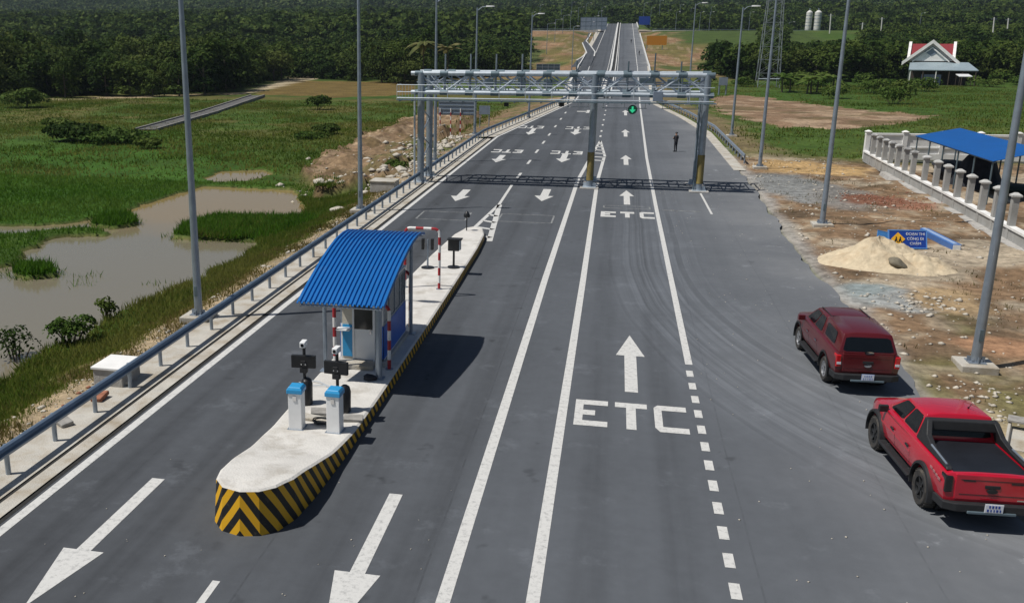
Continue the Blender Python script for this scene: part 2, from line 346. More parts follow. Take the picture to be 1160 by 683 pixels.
def copy_tree(o, parent=None, label=None):
    c = o.copy(); COL.objects.link(c)
    if parent: c.parent = parent; c.matrix_parent_inverse = o.matrix_parent_inverse
    for ch in list(o.children): copy_tree(ch, c)
    if label: c['label'] = label
    return c
def np_mesh(name, V, Fc, material, parent=None, smooth=False, cols=None):
    V = np.asarray(V, np.float32); Fc = np.asarray(Fc, np.int32); k = Fc.shape[1]
    me = bpy.data.meshes.new(name); me.vertices.add(len(V)); me.vertices.foreach_set('co', V.ravel())
    me.loops.add(Fc.size); me.loops.foreach_set('vertex_index', Fc.ravel())
    me.polygons.add(len(Fc)); me.polygons.foreach_set('loop_start', np.arange(0, Fc.size, k, dtype=np.int32))
    me.polygons.foreach_set('loop_total', np.full(len(Fc), k, np.int32))
    if smooth: me.polygons.foreach_set('use_smooth', np.ones(len(Fc), bool))
    if cols is not None:
        a = me.color_attributes.new('tint', 'FLOAT_COLOR', 'POINT'); a.data.foreach_set('color', np.asarray(cols, np.float32).ravel())
    me.update(calc_edges=True); me.validate()
    me.materials.append(material if not isinstance(material, str) else M[material])
    o = bpy.data.objects.new(name, me); COL.objects.link(o)
    if parent: o.parent = parent
    return o
def text_mesh(s, size, name, material, parent, loc, rot, depth=.006, sx=1.):
    cu = bpy.data.curves.new(name, 'FONT'); cu.body = s; cu.size = size; cu.align_x = 'CENTER'; cu.align_y = 'CENTER'; cu.extrude = depth
    t = bpy.data.objects.new(name+'_tmp', cu); COL.objects.link(t); bpy.context.view_layer.update()
    me = bpy.data.meshes.new_from_object(t.evaluated_get(bpy.context.evaluated_depsgraph_get()))
    bpy.data.objects.remove(t); bpy.data.curves.remove(cu)
    me.materials.clear(); me.materials.append(M[material]); me.name = name
    o = bpy.data.objects.new(name, me); COL.objects.link(o); o.parent = parent; o.location = loc; o.rotation_euler = rot; o.scale = (sx, 1, 1)
    return o

# value noise
_P = rng.random((256, 256))
def vn(x, y, s=1., o=0):
    x = np.asarray(x)/s+o*17.3; y = np.asarray(y)/s+o*9.1
    xi = np.floor(x).astype(int); yi = np.floor(y).astype(int); fx = x-xi; fy = y-yi
    fx = fx*fx*(3-2*fx); fy = fy*fy*(3-2*fy)
    a = _P[xi % 256, yi % 256]; b_ = _P[(xi+1) % 256, yi % 256]; c_ = _P[xi % 256, (yi+1) % 256]; d = _P[(xi+1) % 256, (yi+1) % 256]
    return (a*(1-fx)+b_*fx)*(1-fy)+(c_*(1-fx)+d*fx)*fy
def fbm(x, y, s, o=0, n=4): 
    t = 0; a = .5
    for i in range(n): t = t+a*vn(x, y, s/2**i, o+i); a *= .5
    return t/(1-.5**n)
def ss(x, a, b_):
    t = np.clip((np.asarray(x, float)-a)/(b_-a), 0, 1); return t*t*(3-2*t)

# ------------------------------------------------------------------ road geometry
def zr(Y):
    Y = np.asarray(Y, float)
    z = .067*np.maximum(Y-350, 0)
    k = 25.; z = np.where(np.abs(Y-350) < k, .067*(Y-350+k)**2/(4*k), z)
    zc = .067*290; return np.where(Y > 620, zc-.0012*(Y-640)**2*np.where(Y < 640, 0, 1)-np.where(Y < 640, .067*(640-Y), 0), z)
def wl(Y): return np.interp(Y, [0, 100.6, 162.4, 185, 215, 350, 640, 760], [-11.95, -11.95, -6.63, -6.7, -8.2, -9.9, -7.8, -7.8])
def xl(Y): return np.interp(Y, [0, 100, 162, 185, 215, 350, 640, 760], [-12.12, -12.12, -6.9, -7.2, -9.5, -13., -10., -10.])
def xr(Y): return np.interp(Y, [0, 50, 66, 110, 130, 158, 165, 350, 640, 760], [9., 8.95, 9.5, 9.8, 8.6, 5.9, 5.8, 10.3, 9.6, 9.6])
def verge(Y): return np.interp(Y, [0, 100, 162, 215, 350, 760], [-14.0, -14.0, -8.6, -11., -14.2, -12.])

def inpoly(X, Y, poly):
    X = np.asarray(X); Y = np.asarray(Y); ins = np.zeros(X.shape, bool); n = len(poly)
    for i in range(n):
        x1, y1 = poly[i]; x2, y2 = poly[(i+1) % n]
        if y1 == y2: continue
        c_ = ((y1 > Y) != (y2 > Y)) & (X < (x2-x1)*(Y-y1)/(y2-y1)+x1); ins ^= c_
    return ins
ZW = -1.55     # pond level
def gp(pts, z): return [g(x, y, z) for x, y in pts]
POND = gp([(-120, 520), (-20, 442), (15, 428), (60, 398), (95, 386), (130, 362), (165, 346), (215, 324), (262, 303), (292, 287), (290, 274), (352, 240), (330, 216), (235, 211), (185, 225),
           (160, 233), (130, 243), (95, 252), (40, 257), (0, 257), (-60, 257), (-60, 268), (20, 267), (85, 261), (125, 262), (125, 268), (60, 270), (30, 285), (20, 301), (-20, 307), (-120, 420)], ZW)
ISLET = [gp(p, ZW) for p in ([(195, 271), (205, 260), (240, 249), (300, 249), (350, 252), (350, 262), (290, 275), (230, 273)], [(105, 256), (118, 247), (148, 246), (154, 256), (130, 260)],
                             [(9, 314), (15, 306), (45, 304), (66, 309), (60, 315), (30, 318)])]
TUSS = [gp(p, ZW) for p in ([(75, 322), (85, 312), (115, 312), (118, 318), (95, 327)], [(160, 326), (165, 320), (185, 318), (187, 323)], [(232, 211), (245, 208), (300, 207), (350, 212), (300, 215)])]
PUD = gp([(226, 204), (250, 195), (296, 193), (312, 199), (280, 207), (245, 208)], ZW)
MOUND = gp([(352, 200), (366, 176), (410, 160), (480, 128), (520, 122), (540, 130), (500, 160), (470, 186), (440, 205), (400, 215), (372, 214)], -.7)

def hgt(X, Y):
    X = np.asarray(X, float); Y = np.asarray(Y, float)
    zro = zr(np.minimum(Y, 660.))
    base = np.where(X < 0, -1.35, -.25)
    base = base+(fbm(X, Y, 30, 3)-.5)*.35
    rise = 14.2*ss(Y, 340, 545)
    hill = ss(Y, 900, 1050)*(Y-900)*.092*(.75+.5*fbm(X, Y, 600, 5))
    hill = hill+ss(Y, 650, 900)*(4+10*(fbm(X, Y, 260, 8)-.5))
    base = base*(1-ss(Y, 360, 450))+rise+hill
    # left embankment
    v = verge(np.minimum(Y, 700)); dl = v-X
    w = np.clip(5.2+np.interp(Y, [0, 60, 80, 140], [0, .4, 3, 6]), 3, 14)
    tl = ss(dl, 0.2, w)
    bump = (fbm(X, Y, 1.6, 1)-.5)*.28*ss(dl, .3, 1.5)*(1-.5*ss(dl, 8, 14))
    zl = (zro-.06)*(1-tl)+base*tl+bump
    # right verge
    r_ = xr(np.minimum(Y, 700)); dr = X-r_
    tr = ss(dr, 2., np.where(Y < 75, 60, 12))
    rough = (fbm(X, Y, 2.2, 2)-.47)*.34*ss(dr, .3, 2.5)+(fbm(X, Y, .8, 4)-.5)*.10*ss(dr, .1, 1.2)
    zrr = (zro-.035+ss(dr, .1, .8)*.03)*(1-tr)+base*tr+rough*(1-ss(Y, 110, 160))
    z = np.where(dl > 0, zl, np.where(dr > 0, zrr, zro-.25))
    kf = ss(Y, 690, 760); z = z*(1-kf)+(base+8*ss(Y, 690, 760))*kf
    # pond bed
    e = (fbm(X, Y, 1.3, 6)-.5)*1.2
    pin = inpoly(X+e, Y+e*.6, POND)
    for il in ISLET+TUSS[2:]: pin &= ~inpoly(X+e*.6, Y+e*.6, il)
    z = np.where(pin, np.minimum(z, ZW-.25), z)
    pin |= inpoly(X+e, Y+e*.6, PUD); z = np.where(pin, np.minimum(z, ZW-.2), z)
    near = (Y < 110) & (X < -17)
    z = np.where(near & ~pin, np.maximum(z, ZW+.10), z)
    # brown spoil heap on the left verge, brown earth on the field
    mp = np.array(MOUND); cx, cy = -17.9, 76.
    e2 = (fbm(X, Y, 2.5, 7)-.5)*3.
    mi = inpoly(X+e2, Y+e2, MOUND)
    z = np.where(mi, z+.2+2.0*fbm(X, Y, 3.2, 9, 5)**1.6+.5*(fbm(X, Y, .9, 19)-.5), z)
    return z

# ------------------------------------------------------------------ ground sheet
def axis(lo, a, b_, hi, step, gr):
    mid = list(np.arange(a, b_, step)); out = []; x, s_ = a, step
    while x > lo: s_ *= gr; x -= s_; out.append(x)
    out = out[::-1]+mid; x, s_ = out[-1], step
    while x < hi: s_ *= gr; x += s_; out.append(x)
    return np.array(out)
xs = axis(-2600, -46, 32, 2000, .34, 1.055); ys = axis(-30, 10, 112, 3600, .42, 1.018)
GX, GY = np.meshgrid(xs, ys); GZ = hgt(GX, GY)
nx, ny = len(xs), len(ys)
def C(r_, g_, b_): return np.array((r_, g_, b_))
col = np.zeros((ny, nx, 3))
def put(mask, c_): 
    global col
    mk = np.clip(mask, 0, 1)[..., None]; col = col*(1-mk)+c_*mk
f1 = fbm(GX, GY, 14, 21); f2 = fbm(GX, GY, 3, 22); f3 = fbm(GX, GY, 45, 23)
col[:] = C(.058, .098, .018)
put(ss(f1, .45, .65), C(.082, .108, .024)); put(ss(f3, .50, .62)*.8, C(.044, .090, .013))
# rice field, very green, on the left beyond the pond
put(ss(inpoly(GX+(f2-.5)*3, GY+(f2-.5)*3, gp([(-80, 255), (-80, 180), (60, 150), (200, 150), (330, 190), (330, 212), (235, 210), (180, 226), (130, 243), (60, 255)], -1.4)).astype(float), .2, .8)*.75, C(.036, .095, .010))
# dry ochre patches on the left field
put(ss(f1*.6+f2*.4, .52, .60)*ss(GY, 95, 130)*(GX < -16)*(GY < 330)*.8, C(.11, .095, .03))
put(inpoly(GX, GY+(f2-.5)*8, gp([(290, 108), (330, 92), (470, 94), (470, 108), (380, 112)], -1.5)).astype(float)*.9, C(.15, .10, .035))
put(inpoly(GX, GY, gp([(270, 108), (335, 86), (380, 88), (345, 92), (290, 106)], -1.5)).astype(float), C(.36, .30, .20))
put(inpoly(GX, GY, gp([(0, 114.5), (130, 110), (275, 106), (275, 108), (130, 112.5), (0, 117)], -1.5)).astype(float)*ss(f2, .35, .5), C(.34, .27, .16))
# left verge: bare earth and dry grass
dl = verge(np.minimum(GY, 700))-GX
put(ss(dl, -.3, .2)*(1-ss(dl+(f2-.5)*5, 1.8, 3.8))*(GY < 175), C(.20, .155, .075))
put(ss(dl, .0, .5)*(1-ss(dl+(f2-.5)*2.2, 1.0, 2.6))*(GY < 175), C(.36, .28, .18))
put(ss(f2, .50, .62)*ss(dl, 1.2, 2.2)*(1-ss(dl, 5, 7.5))*(GY < 62), C(.070, .078, .02))
e2 = (fbm(GX, GY, 2.5, 7)-.5)*3.; f4 = fbm(GX, GY, 1.1, 24); put(inpoly(GX+e2, GY+e2, MOUND).astype(float), C(.21, .14, .085)); put(inpoly(GX+e2, GY+e2, MOUND)*ss(f4, .52, .66), C(.34, .25, .16)); put(inpoly(GX+e2, GY+e2, MOUND)*ss(1-f4, .55, .68), C(.11, .075, .045))
put((inpoly(GX+e2, GY+e2, MOUND) & (f2 > .56)).astype(float), C(.15, .105, .055))
put(ss(dl, .3, 1.)*(1-ss(dl+(f2-.5)*10, 6, 11))*ss(GY, 66, 80)*(1-ss(GY, 150, 190)), C(.21, .145, .085)); put(ss(dl, .3, 1.)*(1-ss(dl, 5, 9))*ss(f2*.5+f4*.5, .50, .60)*ss(GY, 70, 84)*(1-ss(GY, 150, 190)), C(.10, .11, .035))
# pond bed and wet rim
put((GZ < ZW-.05).astype(float)*(GX < -15), C(.16, .11, .06))
put(((np.abs(GZ-(ZW+.10)) < .02) & (GX < -17) & (GY < 75) & (dl < 9)).astype(float)*.75, C(.20, .13, .07))
# right verge: bare brown site
dr = GX-xr(np.minimum(GY, 700))
site = ss(dr, -.2, .25)*(1-ss(GY+(f2-.5)*6, 84, 92))*(GX < 40)
f4 = fbm(GX, GY, 1.1, 24)
put(site, C(.225, .148, .088)); put(site*ss(f1, .48, .60), C(.29, .20, .122)); put(site*ss(f2, .52, .66)*.8, C(.135, .095, .06)); put(site*ss(f4, .58, .68)*.7, C(.34, .28, .20)); put(site*ss(1-f4, .58, .68)*.7, C(.11, .08, .05))
put(site*ss(fbm(GX, GY, 5, 31), .58, .66)*.8, C(.42, .36, .27))
put(site*ss(f2*.5+f1*.5, .55, .63)*ss(GY, 10, 30)*(1-ss(GY, 40, 50))*.8, C(.16, .15, .06))
def blob(px, py, rx, ry, c_, k=1.):
    x, y = g(px, py); put(site*(1-ss(np.hypot((GX-x)/rx, (GY-y)/ry)+(f2-.5)*1.1, .7, 1.05))*k, c_)
blob(905, 212, 3.4, 7, C(.20, .205, .20)); blob(955, 222, 2.6, 6, C(.22, .21, .195), .8); blob(1000, 228, 2.6, 3.2, C(.23, .115, .075)); blob(1032, 232, 1.5, 1.8, C(.27, .14, .09))
blob(985, 332, 1.7, 2.0, C(.24, .28, .28)); blob(1045, 342, 2.0, 2.0, C(.30, .31, .30)); blob(925, 190, 5, 5, C(.42, .28, .13)); blob(1080, 345, 1.5, 2.5, C(.36, .26, .15))
blob(1065, 420, 2.2, 1.0, C(.27, .23, .15)); blob(1110, 480, 1.2, 3.5, C(.36, .30, .19)); blob(1090, 440, 1.0, 2.6, C(.18, .12, .07)); blob(1130, 390, 1.6, 1.6, C(.33, .19, .11))
edge = ss(dr, -.25, .0)*(1-ss(dr+(f2-.5)*1.4, .25, 1.0))*(GY < 95); put(edge*.8, C(.30, .29, .27))
# grassy right fields with the ploughed brown strip
put(inpoly(GX+(f2-.5)*5, GY+(f2-.5)*6, gp([(806, 113), (830, 108), (880, 113), (960, 124), (1055, 133), (1030, 141), (960, 148), (880, 147), (812, 128)], -.4)).astype(float), C(.22, .145, .09)); brm = inpoly(GX+(f2-.5)*5, GY+(f2-.5)*6, gp([(806, 113), (830, 108), (880, 113), (960, 124), (1055, 133), (1030, 141), (960, 148), (880, 147), (812, 128)], -.4)); put(brm*ss(fbm(GX, GY, 3.5, 35), .50, .64), C(.33, .24, .16)); put(brm*ss(fbm(GX, GY, 5, 36), .54, .66)*.8, C(.13, .10, .05))
put(ss(dr, .5, 1.5)*(1-ss(dr+(f2-.5)*6, 3, 7))*ss(GY, 84, 95)*(1-ss(GY, 330, 360)), C(.17, .135, .07))
# interchange slopes: bare red-brown earth with dry grass
sl = ss(GY, 250, 320)*(1-ss(GY, 545, 555))*(GX > -62)*(GX < 36+(f1-.5)*30)
put(sl, C(.24, .15, .085)); put(sl*ss(f3*.4+f1*.6, .44, .56), C(.15, .125, .045)); put(sl*ss(f2, .6, .7)*.6, C(.34, .25, .16)); put(sl*ss(fbm(GX, GY, 22, 33), .56, .64), C(.08, .10, .03))
put(ss(GX+(f1-.5)*40, 18, 30)*ss(GY, 430, 470)*(GY < 548)*(GX < 90), C(.055, .085, .02))
put(ss(GY, 548, 553)*(1-ss(GY, 572, 577))*(np.abs(GX) < 150), C(.24, .21, .17))
# clearings on the hills
put(ss(GY, 850, 1000), C(.040, .062, .020)); put(ss(fbm(GX, GY, 170, 41), .58, .66)*ss(GY, 950, 1100), C(.12, .14, .05))
col = np.concatenate([col, np.ones((ny, nx, 1))], 2)
ii = np.arange(nx*ny).reshape(ny, nx)
Fq = np.stack([ii[:-1, :-1], ii[:-1, 1:], ii[1:, 1:], ii[1:, :-1]], -1).reshape(-1, 4)
ground = np_mesh('ground', np.stack([GX, GY, GZ], -1).reshape(-1, 3), Fq, 'ground', smooth=True, cols=col.reshape(-1, 4)); tag(ground, kind='structure')
wv = [(-95, 14, ZW), (-15.5, 14, ZW), (-15.5, 92, ZW), (-95, 92, ZW)]
tag(MB().add(wv, [(0, 1, 2, 3)]).build('water', 'water', recalc=False), kind='structure')

# ------------------------------------------------------------------ asphalt and its markings
def strip(mb, Ys, fa, fb, dz):
    vs = []
    for y in Ys:
        z = float(zr(y))+dz; vs += [(float(fa(y)), y, z), (float(fb(y)), y, z)]
    mb.add(vs, [(2*i, 2*i+1, 2*i+3, 2*i+2) for i in range(len(Ys)-1)]); return mb
YS = list(np.arange(-20, 120, 2.))+list(np.arange(120, 340, 6.))+list(np.arange(340, 720, 8.))
def ragged(y): return float(xr(y))+.35*(vn(y, 3., 3.1)-.5)+.25*(vn(y, 8., .9)-.5)
YR = sorted(set(YS+list(np.arange(10, 110, .5))))
tag(strip(MB(), YR, xl, ragged, 0.).build('road', 'asphalt', recalc=False), kind='structure')
def cst(v): return lambda y: v
def line_pts(mb, pts, w, dz=.006, n=1):
    for (x0, y0), (x1, y1) in zip(pts[:-1], pts[1:]):
        k = max(1, int(abs(y1-y0)/10)); d = Vector((x1-x0, y1-y0)).normalized(); q = Vector((-d.y, d.x))*w/2
        vs = []
        for i in range(k+1):
            x = x0+(x1-x0)*i/k; y = y0+(y1-y0)*i/k; z = float(zr(y))+dz
            vs += [(x-q.x, y-q.y, z), (x+q.x, y+q.y, z)]
        mb.add(vs, [(2*i, 2*i+1, 2*i+3, 2*i+2) for i in range(k)])
    return mb
def flat(mb, poly, dz=.006):
    return mb.add([(x, y, float(zr(y))+dz) for x, y in poly], [tuple(range(len(poly)))])
def mark(mb, name, m_='paint'): 
    o = mb.build(name, m_, recalc=False)
    for p in o.data.polygons: 
        if p.normal.z < 0: p.flip()
    return tag(o, kind='structure')
mb = MB()
line_pts(mb, [(-11.9, -10), (-11.9, 100.6), (-6.58, 162.4), (-6.65, 185), (-8.1, 215), (-9.85, 350), (-7.8, 640), (-7.8, 680)], .24)
mark(mb, 'left_edge_line')
mb = MB(); line_pts(mb, [(-2.56, -10), (-2.5, 40), (-2.36, 70), (-1.94, 82)], .26); line_pts(mb, [(-1.94, 82), (-1.32, 98.4)], .22)
line_pts(mb, [(-.97, -10), (-.92, 40), (-.97, 70), (-.72, 84.5)], .245); line_pts(mb, [(-.66, 85), (-1.28, 98.4)], .22)
for y, a, b_ in ((82.2, -1.9, -.74), (84.6, -1.8, -.7), (87.4, -1.7, -.75), (90, -1.62, -.85), (92.7, -1.55, -.95), (95.2, -1.45, -1.1)): line_pts(mb, [(a, y+.2), (b_, y-.2)], .45)
mark(mb, 'centre_double_line')
mb = MB()
for i in range(14): flat(mb, [(2.57, 16.25+1.105*i-2.21), (2.77, 16.25+1.105*i-2.21), (2.77, 16.8+1.105*i-2.21), (2.57, 16.8+1.105*i-2.21)])
line_pts(mb, [(2.7, 29.55), (2.74, 60), (2.85, 85), (3.63, 153.6), (6.6, 350), (7.2, 640), (7.2, 680)], .22)
mark(mb, 'right_lane_line')
def arrow(mb, x, tip, tail, hw=.45, sw=.17, hl=2.2):
    s_ = 1 if tip > tail else -1; hb = tip-s_*hl
    flat(mb, [(x-sw, tail), (x+sw, tail), (x+sw, hb), (x-sw, hb)][::s_]); flat(mb, [(x-hw, hb), (x+hw, hb), (x, tip)][::s_])
mb = MB(); arrow(mb, .92, 32.27, 26.67, .45, .185, 2.25)
for x, a, b_ in ((1.03, 65.7, 59.85), (1.1, 86.5, 79.6), (1.2, 111.9, 103.5), (1.37, 143.4, 133.2)): arrow(mb, x, a, b_, .47, .19, (a-b_)*.42)
arrow(mb, -9.83, 13.2, 18.5, .44, .155, 2.02); arrow(mb, -4.29, 13.3, 18.95, .45, .15, 2.3)
for x, a, b_ in ((-9.5, 58.85, 63.7), (-4.2, 60.0, 65.1), (-9.42, 79.0, 84.2), (-4.1, 80.2, 86.05), (-4.1, 104.3, 111.8)): arrow(mb, x, a, b_, .62, .26, (b_-a)*.42)
arrow(mb, -8.9, 103.2, 110.8, .55, .25, 3.)
flat(mb, [(-5.3, 138.6), (-3.9, 138.6), (-3.9, 139.9), (-5.3, 139.9)]); flat(mb, [(-4.0, 136.6), (-3.55, 136.6), (-3.55, 142), (-4.0, 142)])
mark(mb, 'lane_arrow')
def letter(mb, ch, x0, x1, y0, y1, rot=False, v=.22, h=.36):
    rects = []
    if ch == 'E': rects = [(0, v, 0, 1), (v, 1, 0, h/(y1-y0)), (v, 1, 1-h/(y1-y0), 1), (v, .62*1, .5-.5*h/(y1-y0), .5+.5*h/(y1-y0))]
    if ch == 'T': rects = [(0, 1, 1-h/(y1-y0), 1), (.5-v*.68, .5+v*.68, 0, 1-h/(y1-y0))]
    if ch == 'M': rects = [(0, v, 0, 1), (1-v, 1, 0, 1), (v, 1-v, .7, .95)]
    if ch == 'C': rects = [(0, v, .14, .90), (v*.55, 1, 0, h/(y1-y0)), (v*.55, 1, 1-h/(y1-y0), 1)]
    polys = [[(a, c_), (b_, c_), (b_, d), (a, d)] for a, b_, c_, d in rects]
    if ch == 'C': polys += [[(0, .14), (v*.55, 0), (v*.55, .14)], [(0, .9), (v*.55, .9), (v*.55, 1)]]
    for i, p in enumerate(polys):
        q = [((1-a) if rot else a, (1-c_) if rot else c_) for a, c_ in p]
        flat(mb, [(x0+a*(x1-x0), y0+c_*(y1-y0)) for a, c_ in q], .006+.0012*i)
mb = MB()
letter(mb, 'E', -.61, .27, 23.88, 25.76, v=.25); letter(mb, 'T', .46, 1.32, 23.86, 25.76); letter(mb, 'C', 1.5, 2.36, 23.86, 25.75, v=.24)
letter(mb, 'E', -.49, .37, 55.3, 57.1, v=.27, h=.5); letter(mb, 'T', .62, 1.42, 55.3, 57.2, v=.24, h=.55); letter(mb, 'C', 1.72, 2.54, 55.2, 57.3, v=.27, h=.5)
for xa, xb in ((-10.75, -8.0), (-5.45, -2.65)):
    w = (xb-xa)/3.4
    for y0, y1 in ((86.1, 88.6), (111., 114.2)):
        letter(mb, 'C', xa, xa+w, y0, y1, True, .22, .6); letter(mb, 'T', xa+1.2*w, xa+2.2*w, y0, y1, True, .22, .6); letter(mb, 'E', xa+2.4*w, xb, y0, y1, True, .22, .6)
mark(mb, 'road_lettering')
mb = MB()
for y in (70.2, 78.5, 86.5, 94.5, 102.8, 113, 124, 135, 147): line_pts(mb, [(-6.76, y), (-6.74, y+2.7)], .2)
for y in (102.5, 108.5, 116.5, 124, 132.6, 141, 151): line_pts(mb, [(-1.38, y), (-1.38, y+1.8)], .2)
mark(mb, 'lane_dash')
mb = MB(); line_pts(mb, [(-6.72, 5), (-6.8, 14.75)], .15); line_pts(mb, [(-7.1, 49.7), (-6.66, 58.1)], .22); line_pts(mb, [(-5.82, 47), (-6.62, 58.1)], .3); line_pts(mb, [(-6.66, 58), (-6.76, 66.6)], .18)
for y, a, b_ in ((48.4, -6.6, -5.85), (50.6, -6.95, -6.0), (52.6, -6.85, -6.15), (54.6, -6.8, -6.3)): line_pts(mb, [(a, y), (b_, y-.5)], .32)
line_pts(mb, [(5.82, 57.5), (5.8, 65.5)], .13); mark(mb, 'island_gore_marking')
mb = MB()
for x0, x1, y0, y1 in ((-10.7, -7.9, 52.4, 54.9), (-6.1, -3.1, 52.6, 55.0), (-.35, 2.35, 58.4, 59.3), (3.1, 5.2, 58.2, 58.35)):
    line_pts(mb, [(x0, y0), (x1, y0), (x1, y1), (x0, y1), (x0, y0)], .10, .004)
mark(mb, 'loop_outline', 'faint')
mb = MB(); line_pts(mb, [(-3.3, 175), (-3.4, 350), (-1.9, 640), (-1.9, 680)], .2); line_pts(mb, [(-.9, 178), (-.1, 350), (-.1, 640), (-.1, 680)], .2); mark(mb, 'median_line')

# left concrete shoulder with its drain slot
mb = MB(); strip(mb, YS[:60], verge, lambda y: float(xl(y))-.62, .035)
strip(mb, YS[:60], lambda y: float(xl(y))-.50, lambda y: float(xl(y))-.10, .035)
strip(mb, YS[60:], verge, lambda y: float(xl(y)), .03); tag(mb.build('shoulder', 'concrete', recalc=False), kind='structure')
mb = MB(); strip(mb, YS[:80], lambda y: float(xl(y))-.64, lambda y: float(xl(y))-.48, .012); strip(mb, YS[:80], lambda y: float(xl(y))-.11, lambda y: float(xl(y))+.02, .004); tag(mb.build('drain_channel', 'slot', recalc=False), kind='structure')
mb = MB(); strip(mb, [y for y in YS if 76 < y < 360], lambda y: float(xr(y))-.35, lambda y: float(xr(y))+.55, .02); tag(mb.build('right_shoulder', 'concrete', recalc=False), kind='structure')

# crossing road on the embankment and the ramp climbing to it
zc = 14.15
mb = MB().add([(-150, 553, zc-.1), (-9, 553, zc-.05), (-9, 571, zc-.05), (-150, 571, zc-.1), (10, 553, zc-.1), (150, 553, zc-1.6), (150, 571, zc-1.6), (10, 571, zc-.1)], [(0, 1, 2, 3), (4, 5, 6, 7)])
tag(mb.build('crossing_road', 'asphalt', recalc=False), kind='structure')
def gs(x, y):
    d = ray(x, y); t = (-.067*350-H)/(d[2]-.067*d[1]); return Vector((d[0]*t, d[1]*t, H+d[2]*t))
ro = [gs(*p) for p in ((645, 80), (653, 69.5), (659, 66), (664.5, 61), (661.5, 54), (658.5, 47), (659, 42), (662, 38.5))]
ri = [gs(*p) for p in ((667, 80), (671.5, 69.5), (673, 65), (674, 60), (669, 53), (664, 47.5), (667, 43), (669.5, 38.5))]
mb = MB(); vs = []
for a, b_ in zip(ro, ri): vs += [a+Vector((0, 0, .30)), b_+Vector((0, 0, .30))]
mb.add(vs, [(2*i, 2*i+1, 2*i+3, 2*i+2) for i in range(len(ro)-1)]); tag(mb.build('ramp_road', 'asphalt', recalc=False), kind='structure')
mb = MB()
for ls in (ro[1:], ri[2:]):
    for a, b_ in zip(ls[:-1], ls[1:]):
        d = (b_-a).normalized(); q = Vector((-d.y, d.x, 0)).normalized()*.25; up = Vector((0, 0, .34)); mb.add([a-q+up, a+q+up, b_+q+up, b_-q+up], [(0, 1, 2, 3)])
mark(mb, 'ramp_line')

def wall_path(name, label, cat, pts, w, h, m_, group=None):
    mb = MB(); vs = []
    for i, (x, y) in enumerate(pts):
        z = float(zr(y)); vs += [(x-w/2, y, z), (x+w/2, y, z), (x+w*.32, y, z+h), (x-w*.32, y, z+h)]
    rings = [vs[4*i:4*i+4] for i in range(len(pts))]; mb.loft(rings)
    return tag(mb.build(name, m_), label, cat, group)
def path(f, y0, y1, st, off=0.): return [(float(f(y))+off, y) for y in np.arange(y0, y1+.1, st)]
med = lambda y: np.interp(y, [170, 350, 640, 690], [-2.2, -1.95, -1.2, -1.2])
wall_path('median_barrier', 'left pale concrete kerb along the dark central strip of the far road', 'barrier', path(med, 172, 690, 12, -.35), .8, .55, 'parapet')
wall_path('median_barrier', 'right pale concrete kerb along the dark central strip of the far road', 'barrier', path(med, 172, 690, 12, 1.15), .4, .45, 'parapet')
mb = MB(); strip(mb, list(np.arange(172, 690, 10.)), lambda y: float(med(y))+.1, lambda y: float(med(y))+.9, .012); tag(mb.build('median_strip', 'slot', recalc=False), kind='structure')
wall_path('concrete_parapet', 'long white concrete parapet along the left edge of the far rising road', 'parapet', path(xl, 196, 405, 9, -.6), .5, .75, 'parapet')
wall_path('concrete_parapet', 'long white concrete parapet along the right edge of the far rising road', 'parapet', path(xr, 175, 540, 9, .3), .5, .8, 'parapet')
wall_path('concrete_parapet', 'short white parapet at the top right of the far road crest', 'parapet', path(xr, 585, 660, 9, .3), .45, .9, 'parapet')

# ------------------------------------------------------------------ guard rails
def guard_rail(label, fx, y0, y1, post_step, side, hgt_=.62, m_='rail'):
    y0, y1 = float(y0), float(y1)
    t = thing('guard_rail', label, 'guard rail', (float(fx(y0)), y0, 0)); ox, oy = t.location.x, t.location.y
    Ys = list(np.arange(y0, y1, 4.))+[y1]
    prof = [(0, .30), (.05, .27), (.085, .20), (.02, .155), (.085, .11), (.05, .03), (0, 0)]
    rings = []
    for y in Ys:
        x = float(fx(y)); z = float(zr(y))+hgt_-.1
        ring = [(x-ox+side*a, y-oy, z+b_) for a, b_ in prof]+[(x-ox+side*(a-.03), y-oy, z+b_) for a, b_ in prof[::-1]]
        rings.append(ring)
    MB().loft(rings).build('rail_beam', m_, t)
    k = 0; y = y0+.6
    while y < y1 and k < 98:
        x = float(fx(y))-side*.07; z = float(zr(y))
        mb = MB().tube([(x-ox, y-oy, z-.25), (x-ox, y-oy, z+hgt_+.16)], .062, 8); mb.box((x-ox+side*.045, y-oy, z+hgt_+.05), (.08, .12, .18))
        mb.build('rail_post', 'galv', t, smooth=True); y += post_step; k += 1
    return t
rlx = lambda y: np.interp(y, [0, 100, 162, 215], [-13.25, -13.25, -7.9, -10.5])
guard_rail('long blue grey steel guard rail along the left concrete shoulder beside the pond', rlx, 7.5, 196., 1.96, 1)
rrx = lambda y: float(xr(y))+.85
guard_rail('grey steel guard rail along the right road edge beyond the gantry', rrx, 82., 300., 2.3, -1, .62, 'galv')

